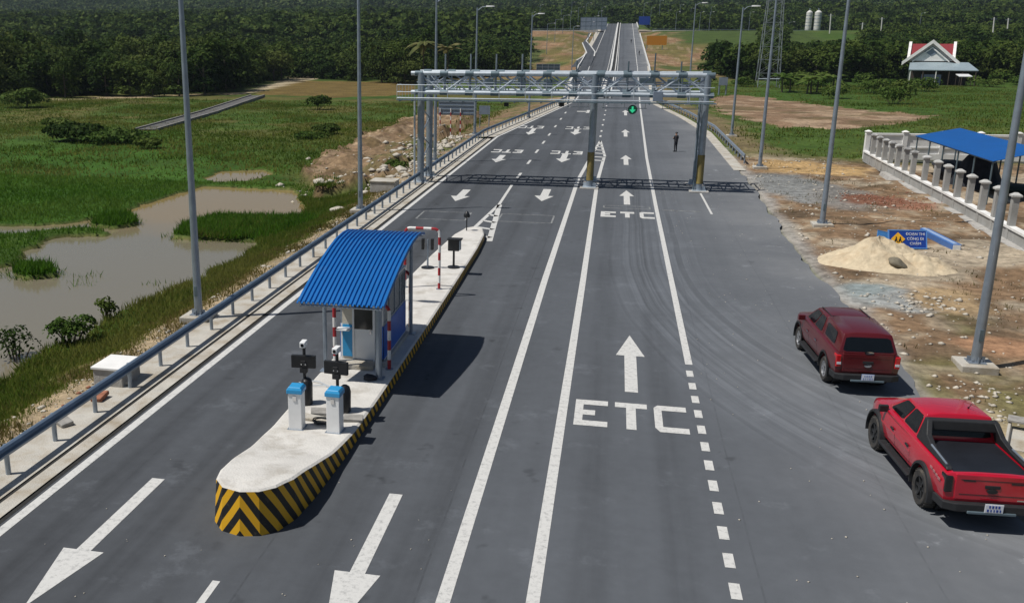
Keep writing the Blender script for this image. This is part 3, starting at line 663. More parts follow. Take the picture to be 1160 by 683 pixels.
# ------------------------------------------------------------------ street lamps
def lamp_pole(label, x, y, z, h=12.9, arm=1., flip=1, r0=.15, r1=.075, foot=True, group='tall roadside lamp poles', parts=True):
    t = thing('street_lamp', label, 'street lamp', (x, y, z), 0, group)
    MB().tube([(0, 0, 0), (0, 0, h*.35), (0, 0, h)], [r0, r0*.82, r1], 14).build('pole', 'galv', t, smooth=True)
    if foot:
        MB().box((0, 0, -.02), (1.05, 1.05, .36)).build('footing', 'concrete', t, bevel=.03)
        mb = MB().box((0, 0, .175), (.5, .5, .03))
        for a in range(4): mb.box((.18*math.cos(a*1.571+.785), .18*math.sin(a*1.571+.785), .22), (.05, .05, .08))
        for a in range(4): mb.box((.21*math.cos(a*1.571), .21*math.sin(a*1.571), .26), (.02 if a % 2 else .10, .10 if a % 2 else .02, .18))
        mb.build('base_plate', 'galv', t)
        MB().box((0, -r0*.98, 1.05), (.11, .03, .36)).build('access_hatch', 'galv_dark', t)
    MB().tube([(0, 0, h-.3), (flip*arm*.5, 0, h+.05), (flip*arm, 0, h+.12)], [.045, .04, .035], 8).build('arm', 'galv', t, smooth=True)
    hd = MB().loft([[(flip*(arm+a), s_*w, h+.12+z_) for s_, z_ in ((-1, -.05), (1, -.05), (.8, .07), (-.8, .07))] for a, w in ((-.1, .07), (.15, .16), (.6, .15), (.75, .06))])
    hd.build('lamp_head', 'white', t, smooth=True)
    return t
LX = [(30.9, 'tall grey lamp pole beside the near end of the muddy pond'), (53.9, 'tall grey lamp pole on the left verge in front of the brown spoil heap'),
      (78., 'tall grey lamp pole just behind the left leg of the gantry'), (101., 'tall grey lamp pole behind the bare grey sign panel on red and white posts')]
for y, lb in LX: lamp_pole(lb, -14.35, y, .02, 12.9, 1., 1)
lamp_pole('slim grey lamp pole in front of the brown cut slope left of the far road', -10.9, 126., -.1, 12.9, .8, 1)
lamp_pole('slim grey lamp pole at the foot of the far ramp, left of the double lane', -13.6, 300., 0, 13.5, 1., 1)
for y, lb in ((31.3, 'tall grey lamp pole on the dirt right behind the bright red pickup'), (55.1, 'tall grey lamp pole between the sand pile and the asphalt edge'),
              (79.7, 'tall grey lamp pole at the corner where grass meets dirt, right of the gantry'), (106., 'tall grey lamp pole behind the right guard rail, in the grass')):
    lamp_pole(lb, 11.35 if y < 100 else 12., y, .0 if y < 60 else .02, 12.9, .9, 1)
lamp_pole('slim grey lamp pole beside the orange road sign', 10.9, 157., 0, 15., 1., 1)
for i in range(6):       # far lamps climbing beside the ramp
    y = 415+i*44; hx, _, hz = atY(626+i*8.4, 27-i*4.6, y)
    z0 = float(hgt(hx-2, y)); lamp_pole('far street lamp with bright head in the row climbing beside the ramp', hx-2, y, z0, hz-z0, 2.6, 1, .13, .08, False, 'far street lamps climbing beside the ramp')
for i in range(4):
    y = 430+i*55; hx = -12.5+i*.6; z0 = float(zr(y)); lamp_pole('far street lamp at the left edge of the rising road', hx-.5, y, z0, 11.5, 1.6, 1, .13, .08, False, 'far street lamps beside the rising road')
CL = [(792, 'small street lamp on the crossing road right of the orange sign'), (803, 'short dark lamp standard on the crossing road, left of the leaning pole'), (848, 'small street lamp on the crossing road above the grass slope'), (893, 'small street lamp with a bright head on the crossing road near the silos'),
      (765, 'small street lamp on the crossing road right above the blue sign'), (1041, 'pale utility lamp standard on the hillside behind the house'), (602, 'small street lamp on the crossing road at the left, above the bare slope')]
for x, lb in CL:
    X = atY(x, 36, 566)[0]; z0 = zc-.1-max(0, X-10)*.0107; lamp_pole(lb, X, 566, z0, 10.5 if x != 893 else 5.5, 1.4 if x != 893 else 2.2, 1, .12, .07, False, 'street lamps on the crossing road')

for i, (px_, Y_f) in enumerate(((730, 620), (738, 640), (748, 612), (757, 650), (771, 625), (783, 660), (806, 640), (612, 640), (636, 620), (648, 655))):
    X, _, zt_ = atY(px_, (4, 9, 1, 12, 6, 10, 8, 6, 11, 3)[i], Y_f); z0 = float(hgt(X, Y_f)); lamp_pole('thin dark lamp standard among the trees beyond the crossing road', X, Y_f, z0, max(8, zt_-z0), 1.4, 1, .13, .08, False, 'thin lamp standards beyond the crossing road')

# ------------------------------------------------------------------ gantry
gy = 66.2
t = thing('toll_gantry', 'long grey steel truss gantry spanning the whole road with cameras and a walkway', 'gantry', (0, gy, 0)); GT = t
x0, x1 = -13.9, 6.0; dpt = 3.2
for yy in (0, dpt):
    for z in (7.55, 6.28):
        MB().tube([(x0, yy, z), (x1+.15, yy, z)], .15, 12).build('chord', 'galv_light', t, smooth=True)
xsn = np.arange(x0+.55, x1, 1.75)
for x in xsn:
    for yy in (0, dpt):
        for z in (7.55, 6.28): MB().tube([(x-.27, yy, z), (x+.27, yy, z)], .19, 12).build('flange_collar', 'galv_dark', t, smooth=True)
for i, x in enumerate(xsn):
    MB().tube([(x, 0, 6.28), (x, 0, 7.55)], .05, 8).build('brace', 'galv', t, smooth=True)
    MB().tube([(x, dpt, 6.28), (x, dpt, 7.55)], .05, 8).build('brace', 'galv', t, smooth=True)
    if i < len(xsn)-1:
        a, b_ = (x, xsn[i+1]) if i % 2 else (xsn[i+1], x)
        MB().tube([(a, 0, 6.28), (b_, 0, 7.55)], .065, 8).build('brace', 'galv_light', t, smooth=True)
        MB().tube([(b_, dpt, 6.28), (a, dpt, 7.55)], .06, 8).build('brace', 'galv', t, smooth=True)
    if i < len(xsn)-1:
        MB().tube([(b_, .02, 6.28), (a, .02, 7.55)], .05, 8).build('brace', 'galv', t, smooth=True); MB().tube([(a, dpt+.02, 6.28), (b_, dpt+.02, 7.55)], .05, 8).build('brace', 'galv_light', t, smooth=True)
        MB().tube([(a, 0, 6.28), ((a+b_)/2, dpt*.5, 6.95), (b_, dpt, 7.55)], .035, 6).build('brace', 'galv', t, smooth=True)
        MB().tube([(x, 0, 7.55), (xsn[i+1], dpt, 7.55)], .045, 8).build('brace', 'galv', t, smooth=True)
        MB().tube([(xsn[i+1], 0, 6.28), (x, dpt, 6.28)], .045, 8).build('brace', 'galv', t, smooth=True)
    MB().tube([(x, 0, 7.55), (x, dpt, 7.55)], .05, 8).tube([(x, 0, 6.28), (x, dpt, 6.28)], .05, 8).build('cross_member', 'galv', t, smooth=True)
for lx in (-13.2, -1.45, 5.72):
    for yy in (0, dpt):
        mb = MB().tube([(lx, yy, .1), (lx, yy, 7.6)], .24 if lx < -5 else .21, 14); mb.build('leg', 'galv', t, smooth=True)
    mb = MB()
    for k in range(6):
        z = .5+k*.95; a, b_ = (0, dpt) if k % 2 else (dpt, 0); mb.tube([(lx, a, z), (lx, b_, z+.95)], .045, 8)
    mb.build('leg_lacing', 'galv', t, smooth=True)
    for yy in (0, dpt):
        mb = MB().box((lx, yy, .10), (.9, .8, .06))
        for s_ in (-1, 1): mb.box((lx+s_*.3, yy, .25), (.22, .03, .28))
        mb.build('base_plate', 'galv_light', t); MB().box((lx, yy, .04), (1.25, 1.2, .09)).build('footing', 'concrete2', t, bevel=.02)
    if lx > -5: MB().tube([(lx, 0, .55), (lx, 0, 2.45)], .235, 14).build('protective_wrap', 'wrap', t, smooth=True)
    if lx < -5: MB().tube([(lx-.45, .0, .1), (lx-.45, .0, 6.2)], .07, 8).build('cable_conduit', 'galv_light', t, smooth=True)
    if lx > 0: MB().tube([(lx-.35, -.1, .1), (lx-.35, -.1, 5.9)], .05, 8).build('cable_conduit', 'galv_dark', t, smooth=True)
mb = MB().box(((x0+x1)/2-.25, -.75, 5.80), (x1-x0+1.1, .85, .05))
for x in np.arange(x0-.6, x1+.2, .875): mb.box((x, -.75, 5.75), (.06, .95, .08))
mb.build('walkway', 'galv_dark', t)
MB().box(((x0+x1)/2, dpt*.5, 6.36), (x1-x0-.6, .7, .06)).build('cable_tray', 'galv_dark', t)
for yy in (0, dpt): MB().tube([(x0+.4, yy, 6.95), (x1-.1, yy, 6.95)], .05, 8).build('mid_rail', 'galv', t, smooth=True)
mb = MB()
for z in (6.82, 6.35): mb.tube([(x0-.75, -1.15, z), (x1+.1, -1.15, z)], .027, 6)
mb.tube([(x0-.75, -1.15, 5.95), (x1+.1, -1.15, 5.95)], .04, 6)
for x in list(np.arange(x0-.75, x1+.2, 1.75)): mb.tube([(x, -1.15, 5.8), (x, -1.15, 6.82)], .024, 6)
for z in (6.82, 6.35, 5.95): mb.tube([(x0-.75, -1.15, z), (x0-.75, .1, z)], .025, 6)
for x in np.arange(x0-.6, x0+1, .22): mb.tube([(x, -1.15, 5.8), (x, -1.15, 6.82)], .012, 6)
mb.build('railing', 'galv_light', t, smooth=True)
for i, x in enumerate(xsn):
    if 0 < i < 5: MB().tube([(x+.05, .2, 6.2), (x+.05, .2, 8.85)], .055, 8).build('upright', 'galv', t, smooth=True)
    elif i in (6, 8, 9, 10): MB().tube([(x+.05, dpt-.2, 6.2), (x+.05, dpt-.2, 8.35 if i != 9 else 8.9)], .05, 8).build('upright', 'galv_dark', t, smooth=True)
for x, z, w, h_, m_, nm in ((-7.25, 5.55, .30, .26, 'black', 'camera'), (-3.55, 5.62, .34, .30, 'black', 'camera'), (2.62, 6.25, .62, .62, 'sign_back', 'antenna_box'), (-4.6, 6.9, .6, .6, 'galv_dark', 'equipment_box'),
                            (-6.4, 6.95, .5, .7, 'galv_dark', 'equipment_box'), (1.9, 7.1, .9, .45, 'galv_dark', 'equipment_box'), (3.6, 6.95, .7, .6, 'galv_dark', 'equipment_box'), (-8.6, 6.9, .5, .6, 'galv_dark', 'equipment_box'), (4.4, 6.7, .5, .3, 'sign_back', 'equipment_box')):
    MB().box((x, -.25 if nm == 'camera' else (-1.25 if nm == 'antenna_box' else 1.1), z), (w, .3, h_)).build(nm, m_, t, bevel=.02)
for xa, xb, z in ((-.9, 2.0, 5.42), (2.9, 5.2, 5.42), (-3.2, -1.7, 5.45)):
    mb = MB().tube([(xa, -.4, z), (xb, -.4, z)], .03, 6)
    for x in (xa+.1, (xa+xb)/2, xb-.1): mb.tube([(x, -.4, z), (x, -.4, 5.8)], .02, 6)
    mb.build('hanging_bar', 'galv_light', t, smooth=True)
sg = MB().lathe([(.001, 0), (.30, 0), (.30, .12), (.001, .12)], (0, 0, 0), 'z', 20).build('lane_signal', 'black', t, xf=Matrix.Translation((1.09, -.45, 5.35)) @ Matrix.Rotation(R(90), 4, 'X'))
MB().lathe([(.001, 0), (.265, 0), (.265, .015), (.001, .015)], (0, 0, 0), 'z', 20).build('signal_face', mat('dark_green_lens', (.01, .22, .12), .3), sg, xf=Matrix.Translation((1.09, -.57, 5.35)) @ Matrix.Rotation(R(90), 4, 'X'))
MB().prism([(-.06, .2), (-.06, 0), (-.2, 0), (0, -.21), (.2, 0), (.06, 0), (.06, .2)], 0, .012).build('signal_arrow', 'signal', sg, xf=Matrix.Translation((1.09, -.588, 5.35)) @ Matrix.Rotation(R(90), 4, 'X'))

# ------------------------------------------------------------------ toll island
ZI = .32
ol = [(-7.0, 16.42), (-7.45, 16.55), (-7.75, 16.9), (-7.92, 17.5), (-8.02, 18.6), (-8.08, 20.5), (-8.1, 25), (-8.1, 30), (-8.02, 36), (-7.85, 42), (-7.6, 47), (-7.3, 48.7), (-6.95, 49.1), (-6.4, 48.8), (-6.1, 47.2), (-5.98, 44),
      (-5.92, 38), (-5.88, 30), (-5.88, 24), (-5.92, 20.5), (-6.0, 18.4), (-6.1, 17.4), (-6.3, 16.8), (-6.6, 16.52)]
def refine(poly, step):
    out = []
    for (a, b_), (c_, d) in zip(poly, poly[1:]+poly[:1]):
        k = max(1, int(math.hypot(c_-a, d-b_)/step))
        out += [(a+(c_-a)*i/k, b_+(d-b_)*i/k) for i in range(k)]
    return out
ol = refine(ol, .25)
def ztop(y): return float(np.interp(y, [16.4, 17.0, 18.2, 19.8, 21.4, 60], [.98, .97, .80, .47, ZI, ZI]))
isl = thing('toll_island', 'raised white concrete toll island with black and yellow striped kerb', 'traffic island')
n = len(ol)
inr = []
for i, (x, y) in enumerate(ol):       # nose leans in a little at the top
    k = .10*float(np.interp(y, [16.4, 19, 22], [1, .6, .15])); d = Vector((-7.0-x, max(y, 18.2)-y if y < 18.2 else 0)); d = d.normalized() if d.length > 1e-6 else d
    inr.append((x+d.x*k, y+d.y*k))
side_v = [(x, y, 0.) for x, y in ol]+[(x, y, ztop(y)-.035) for x, y in inr]
mb = MB().add(side_v, [(i, (i+1) % n, n+(i+1) % n, n+i) for i in range(n)])
so = mb.build('striped_kerb', 'stripes', isl)
uv = so.data.uv_layers.new(name='UVMap'); arc = [0.]
for i in range(n): arc.append(arc[-1]+math.hypot(ol[(i+1) % n][0]-ol[i][0], ol[(i+1) % n][1]-ol[i][1]))
tot = arc[-1]
for p in so.data.polygons:
    vi = [so.data.loops[l].vertex_index for l in p.loop_indices]; mn = [v % n for v in vi]
    wrap = (0 in mn) and (n-1 in mn)
    for l in p.loop_indices:
        v = so.data.loops[l].vertex_index; a = arc[v % n]
        if wrap and v % n == 0: a = tot
        if a > tot/2 or (wrap): a = a-tot
        uv.data[l].uv = (a, so.data.vertices[v].co.z*.92)
# top slab with rounded rim, gridded so that it follows the ramped nose
tops = [(x, y, ztop(y)-.035) for x, y in inr]
ins = []
for i, (x, y) in enumerate(inr):
    c_ = Vector((-7.0, min(max(y, 17.8), 48.))); d = c_-Vector((x, y)); d = d.normalized()*.06 if d.length > 0 else d; ins.append((x+d.x, y+d.y, ztop(y)))
mb = MB().add(tops+ins, [(i, (i+1) % n, n+(i+1) % n, n+i) for i in range(n)]+[tuple(range(n, 2*n))])
io = mb.build('island_top', 'island', isl)
bm = bmesh.new(); bm.from_mesh(io.data); bmesh.ops.triangulate(bm, faces=[f for f in bm.faces if len(f.verts) > 4]); bm.to_mesh(io.data); bm.free()

# marker at the tail of the island
t = thing('delineator_post', 'small black lamp marker on a short post at the far tip of the island', 'marker post', (-7.12, 47.9, ZI))
MB().tube([(0, 0, 0), (0, 0, .75)], .03, 8).build('post', 'black', t); MB().lathe([(.02, .68), (.15, .7), (.17, .8), (.08, .98), (.01, 1.02)], (0, 0, 0)).build('lamp', 'black', t, smooth=True)

# toll booth
t = thing('toll_booth', 'small white and blue toll booth under a curved blue corrugated roof', 'toll booth', (-7.05, 26.5, ZI))
bx0, bx1, by0, by1, bz = -.66, .66, 0., 3.1, 2.15
def wallbox(name, m_, c, d, par=None, bev=.0): return MB().box(c, d).build(name, m_, par or t, bevel=bev)
W = .05
wallbox('plinth', 'concrete2', (0, 1.5, .06), (1.5, 3.4, .14), bev=.01)
wallbox('wall', 'white', (bx0+W/2, 1.55, .13+.55), (W, 3.1, 1.1)); wallbox('wall', 'white', (bx1-W/2, 1.55, .13+.55), (W, 3.1, 1.1))
wallbox('wall', 'white', (0, by1-W/2, .13+1.1), (1.22, W, 2.2)); wallbox('wall', 'cream', (-.44, W/2, 1.23+.55), (.34, W, 1.1)); wallbox('wall', 'cream', (-.44, W/2, .13+.55), (.34, W, 1.1))
wallbox('wall', 'white', (bx1-.1, W/2, 1.23), (.2, W, 2.2))
for s_, xx in ((-1, bx0), (1, bx1)):
    wallbox('blue_dado', 'blue_panel', (xx+s_*.012, 1.55, .70), (.02, 3.06, 1.02))
    w = wallbox('side_window', 'greyglass', (xx-s_*.025, 1.55, 1.75), (.03, 2.9, .95))
    mb = MB()
    for y in (.06, .8, 1.55, 2.3, 3.04): mb.box((xx-s_*.02, y, 1.75), (.06, .07, 1.04))
    for z in (1.25, 2.27): mb.box((xx-s_*.02, 1.55, z), (.058, 3.04, .07))
    mb.build('window_frame', 'galv', w)
wallbox('blue_dado', 'cyan', (-.44, -.012, .72), (.32, .02, 1.0)); wallbox('blue_dado', 'blue_panel', (bx1-.1, -.012, .70), (.19, .02, 1.02))
d = wallbox('door', 'white', (.05, .01, 1.13), (.64, .05, 1.98), bev=.008)
wallbox('door_window', 'cabglass', (.05, -.022, 1.60), (.56, .02, 1.0), d); wallbox('handle', 'chrome', (.27, -.04, 1.05), (.03, .04, .14), d)
mb = MB().box((-.26, -.03, 1.15), (.06, .04, 2.06)).box((.38, -.03, 1.15), (.06, .04, 2.06)).box((.05, -.031, 2.19), (.68, .035, .07)); mb.build('door_frame', 'white', t)
wallbox('ceiling_panel', 'white', (0, 1.55, 2.36), (1.36, 3.14, .06)); wallbox('doorstep', 'concrete', (.02, -.32, .07), (.9, .52, .13), bev=.015)
wallbox('counter_shelf', 'white', (-.52, -.18, 1.12), (.42, .3, .03))
# roof: ribs run along the curve
prof = [(24.35, 2.74), (24.9, 2.94), (25.5, 3.13), (26.1, 3.31), (26.8, 3.49), (27.5, 3.65), (28.2, 3.77), (28.9, 3.82), (29.5, 3.79), (30.1, 3.68)]
rx0, rx1 = -8.36, -5.83; nr = 19; wv_ = (rx1-rx0)/nr; xs_ = []
for i in range(nr): xs_ += [(rx0+wv_*i, 0), (rx0+wv_*(i+.34), 0), (rx0+wv_*(i+.48), .055), (rx0+wv_*(i+.80), .055), (rx0+wv_*(i+.94), 0)]
xs_.append((rx1, 0))
rings = [[(x+7.05, y-26.5, z-ZI+h_) for x, h_ in xs_]+[(x+7.05, y-26.5, z-ZI+h_-.02) for x, h_ in xs_[::-1]] for y, z in prof]
MB().loft(rings).build('roof_sheet', 'blue_roof', t)
mb = MB()
for x in (rx0+.12, rx1-.12): mb.tube([(x+7.05, y-26.5, z-ZI-.08) for y, z in prof], .035, 8)
for y, z in (prof[0], prof[3], prof[6], prof[9]): mb.tube([(rx0+7.13, y-26.5+.05, z-ZI-.07), (rx1+6.97, y-26.5+.05, z-ZI-.07)], .03, 8)
mb.tube([(rx0+7.3, 25.5-26.5, 2.62), (rx1+6.8, 25.5-26.5, 2.62)], .04, 8)
mb.build('roof_frame', 'galv', t, smooth=True)
for x, y, zt, r_ in ((-7.95, 25.65, 3.14, .06), (-6.25, 25.35, 3.05, .10), (-7.95, 29.7, 3.75, .06), (-6.25, 29.85, 3.7, .06)):
    MB().tube([(x+7.05, y-26.5, 0), (x+7.05, y-26.5, zt-ZI-.05)], r_, 12).build('roof_post', 'galv', t, smooth=True)
    MB().box((x+7.05, y-26.5, .015), (.3, .3, .03)).build('post_foot', 'galv', t)

# red and white hoops
def hoop(label, xa, xb, y, h, r_=.055):
    t = thing('hoop_barrier', label, 'hoop barrier', ((xa+xb)/2, y, ZI), 0, 'red and white hoops guarding the booth'); a, b_ = xa-(xa+xb)/2, xb-(xa+xb)/2
    rc = .22; pts = [(a, 0, 0), (a, 0, h-rc)]+[(a+rc-rc*math.cos(k*R(15)), 0, h-rc+rc*math.sin(k*R(15))) for k in range(1, 7)]
    pts += [(b_-rc+rc*math.sin(k*R(15)), 0, h-rc+rc*math.cos(k*R(15))) for k in range(0, 6)]+[(b_, 0, h-rc), (b_, 0, 0)]
    ps = [Vector(p) for p in pts]; dense = []
    for p, q in zip(ps[:-1], ps[1:]):
        k = max(1, int((q-p).length/.05)); dense += [p.lerp(q, i/k) for i in range(k)]
    dense.append(ps[-1]); L_ = [0]
    for p, q in zip(dense[:-1], dense[1:]): L_.append(L_[-1]+(q-p).length)
    seg = .30; cur = [dense[0]]; k = 0; groups = {0: [], 1: []}
    for p, l in zip(dense[1:], L_[1:]):
        cur.append(p)
        if int(l/seg) != k or p is dense[-1]: groups[k % 2].append(cur); cur = [p]; k = int(l/seg)
    for gk, m_, nm in ((0, 'white_paint', 'white_band'), (1, 'red_paint', 'red_band')):
        for c_ in groups[gk]: MB().tube(c_, r_, 12).build(nm, m_, t, smooth=True)
    for x in (a, b_): MB().lathe([(.01, 0), (.12, 0), (.12, .02), (.01, .02)], (x, 0, 0)).build('foot_plate', 'galv', t)
    return t
hoop('red and white hoop barrier in front of the booth door', -7.82, -6.14, 26.2, 1.98); hoop('red and white hoop barrier close behind the booth, mostly under the roof', -7.9, -6.3, 29.95, 2.1)
hoop('red and white hoop barrier standing free on the open island beyond the booth', -7.75, -6.38, 35.85, 2.4)

# blue-capped cabinets
def cabinet(label, x, y, rz):
    t = thing('barrier_cabinet', label, 'cabinet', (x, y, ZI), rz, 'white cabinets with light blue caps on the island')
    MB().box((0, 0, .49), (.34, .36, .98)).build('housing', 'white', t, bevel=.012)
    MB().loft([[(sx_*a, sy_*b_, z) for sx_, sy_ in ((-1, -1), (1, -1), (1, 1), (-1, 1))] for a, b_, z in ((.20, .21, .98), (.20, .21, 1.08), (.15, .17, 1.15))]).build('cap', 'cyan', t, bevel=.012)
    MB().box((.0, -.185, .86), (.09, .03, .12)).build('lock_plate', 'chrome', t); MB().box((0, 0, .015), (.42, .44, .03)).build('base_plate', 'galv', t)
    return t
cabinet('white cabinet with light blue cap, the left of the two on the island nose', -7.40, 21.35, .05); cabinet('white cabinet with light blue cap, the right one nearest the striped kerb', -6.40, 21.35, -.02)

# lane display posts
def display(label, x, y, rz, boxx):
    t = thing('display_post', label, 'display post', (x, y, ZI), rz, 'black lane displays with a camera on top')
    MB().tube([(0, 0, 0), (0, 0, 1.62)], .042, 10).build('post', 'black', t, smooth=True)
    MB().box((0, -.07, 1.22), (.66, .10, .35)).build('display_board', 'black', t, bevel=.012)
    MB().box((0, -.06, .98), (.2, .14, .14)).box((0, -.13, 1.18), (.14, .03, .16)).build('bracket', 'trim', t, bevel=.01)
    c_ = MB().box((0, -.03, 1.70), (.15, .30, .16)).build('camera', 'white', t, bevel=.02); MB().tube([(0, -.17, 1.70), (0, -.195, 1.70)], .045, 12).build('lens', 'glass', c_)
    for s_ in (-.05, .06): MB().lathe([(.001, -.02), (.025, -.02), (.025, .02), (.001, .02)], (s_, -.13, 1.16)).build('indicator_lamp', 'chrome', t)
    MB().loft([[(a*math.cos(k*math.pi/6)+boxx, b_*math.sin(k*math.pi/6), z) for k in range(12)] for a, b_, z in ((.15, .2, 0), (.16, .2, .55), (.13, .16, .68), (.06, .07, .74))]).build('motor_housing', 'black', t, smooth=True)
    return t
display('left black lane display with white camera on top', -7.72, 23.0, .06, .05); display('right black lane display with white camera, in front of the booth', -6.72, 22.7, -.1, .2)
# small signal stands further along
t = thing('signal_stand', 'small black box on a round foot standing on the island beyond the hoop', 'signal stand', (-6.42, 39.6, ZI))
MB().lathe([(.01, 0), (.26, 0), (.26, .05), (.05, .07), (.045, .8), (.01, .8)], (0, 0, 0)).build('stand', 'black', t, smooth=True); MB().box((0, 0, 1.0), (.48, .3, .5)).build('signal_box', 'black', t, bevel=.03); MB().box((.27, .0, 1.0), (.05, .26, .4)).build('side_plate', 'galv', t); MB().box((.05, -.05, 1.27), (.62, .4, .04)).build('hood', 'trim', t)
t = thing('signal_stand', 'thin stand with two black lamp boxes side by side, left of the free hoop', 'signal stand', (-7.5, 39.3, ZI))
MB().tube([(0, 0, 0), (0, 0, 1.25)], .04, 8).build('stand', 'galv', t); MB().lathe([(.01, 0), (.28, 0), (.28, .04), (.01, .05)], (0, 0, 0)).build('round_foot', 'black', t)
for s_ in (-.2, .2): MB().box((s_, -.02, 1.05), (.13, .16, .48)).build('lamp_box', 'black', t, bevel=.02)
# stray items on the island
def lump(mb, c, r_, sq=.6, seed=0, n=2):
    bm = bmesh.new(); bmesh.ops.create_icosphere(bm, subdivisions=n, radius=1)
    rr_ = random.Random(seed); k = [rr_.uniform(-1, 1) for _ in range(9)]
    vs = []
    for v in bm.verts:
        p = v.co; d = 1+.18*math.sin(3*p.x+k[0]*6)+.18*math.sin(3.3*p.y+k[1]*6)+.12*math.sin(4*p.z+k[2]*6)
        vs.append((c[0]+p.x*r_[0]*d, c[1]+p.y*r_[1]*d, c[2]+p.z*r_[2]*d))
    fs = [tuple(v.index for v in f.verts) for f in bm.faces]; bm.free(); mb.add(vs, fs); return mb
for i, (x, y, rz, d, tz, lb) in enumerate(((-7.05, 22.4, .3, (.62, .42, .09), .05, 'grey concrete slab lying on top between the two display posts'), (-7.15, 21.95, -.1, (.85, .28, .08), .04, 'long pale slab lying right behind the two white cabinets'),
                                       (-6.15, 22.15, .2, (.5, .32, .09), .05, 'grey slab at the kerb edge right of the right cabinet'))):
    o = MB().box((0, 0, 0), d).build('stone_slab', 'stone_grey' if i != 1 else 'concrete', bevel=.012); o.location = (x, y, ZI+tz); o.rotation_euler = (.05*i, .06, rz); tag(o, lb, 'stone slab', 'loose slabs on the island')
mb = MB()
for k in range(4): mb.tube([(.2*math.cos(a*.35+k)*(1+.1*k), .14*math.sin(a*.35+k)*(1+.15*k), .03+.022*k+.01*math.sin(a+k)) for a in range(19)], .017, 6)
o = mb.build('cable_coil', 'black', smooth=True); o.location = (-6.85, 21.75, ZI); tag(o, 'loose coil of black cable lying between the cabinets', 'cable')
o = lump(MB(), (0, 0, .06), (.20, .15, .09), seed=3).build('black_bag', 'black_cloth', smooth=True); o.location = (-6.45, 25.15, ZI); tag(o, 'small dark bag on the island in front of the booth step', 'bag')
mb = MB().tube([(0, 0, .02), (-.3, .15, .05), (-.7, .05, .03), (-1.1, .3, .02)], .012, 6).tube([(-.1, .1, .02), (-.5, .35, .06), (-.9, .5, .02)], .012, 6)
o = mb.build('loose_wire', 'galv_light', smooth=True); o.location = (-7.3, 24.2, ZI); tag(o, 'thin pale wires trailing over the left kerb between display and booth', 'wire')

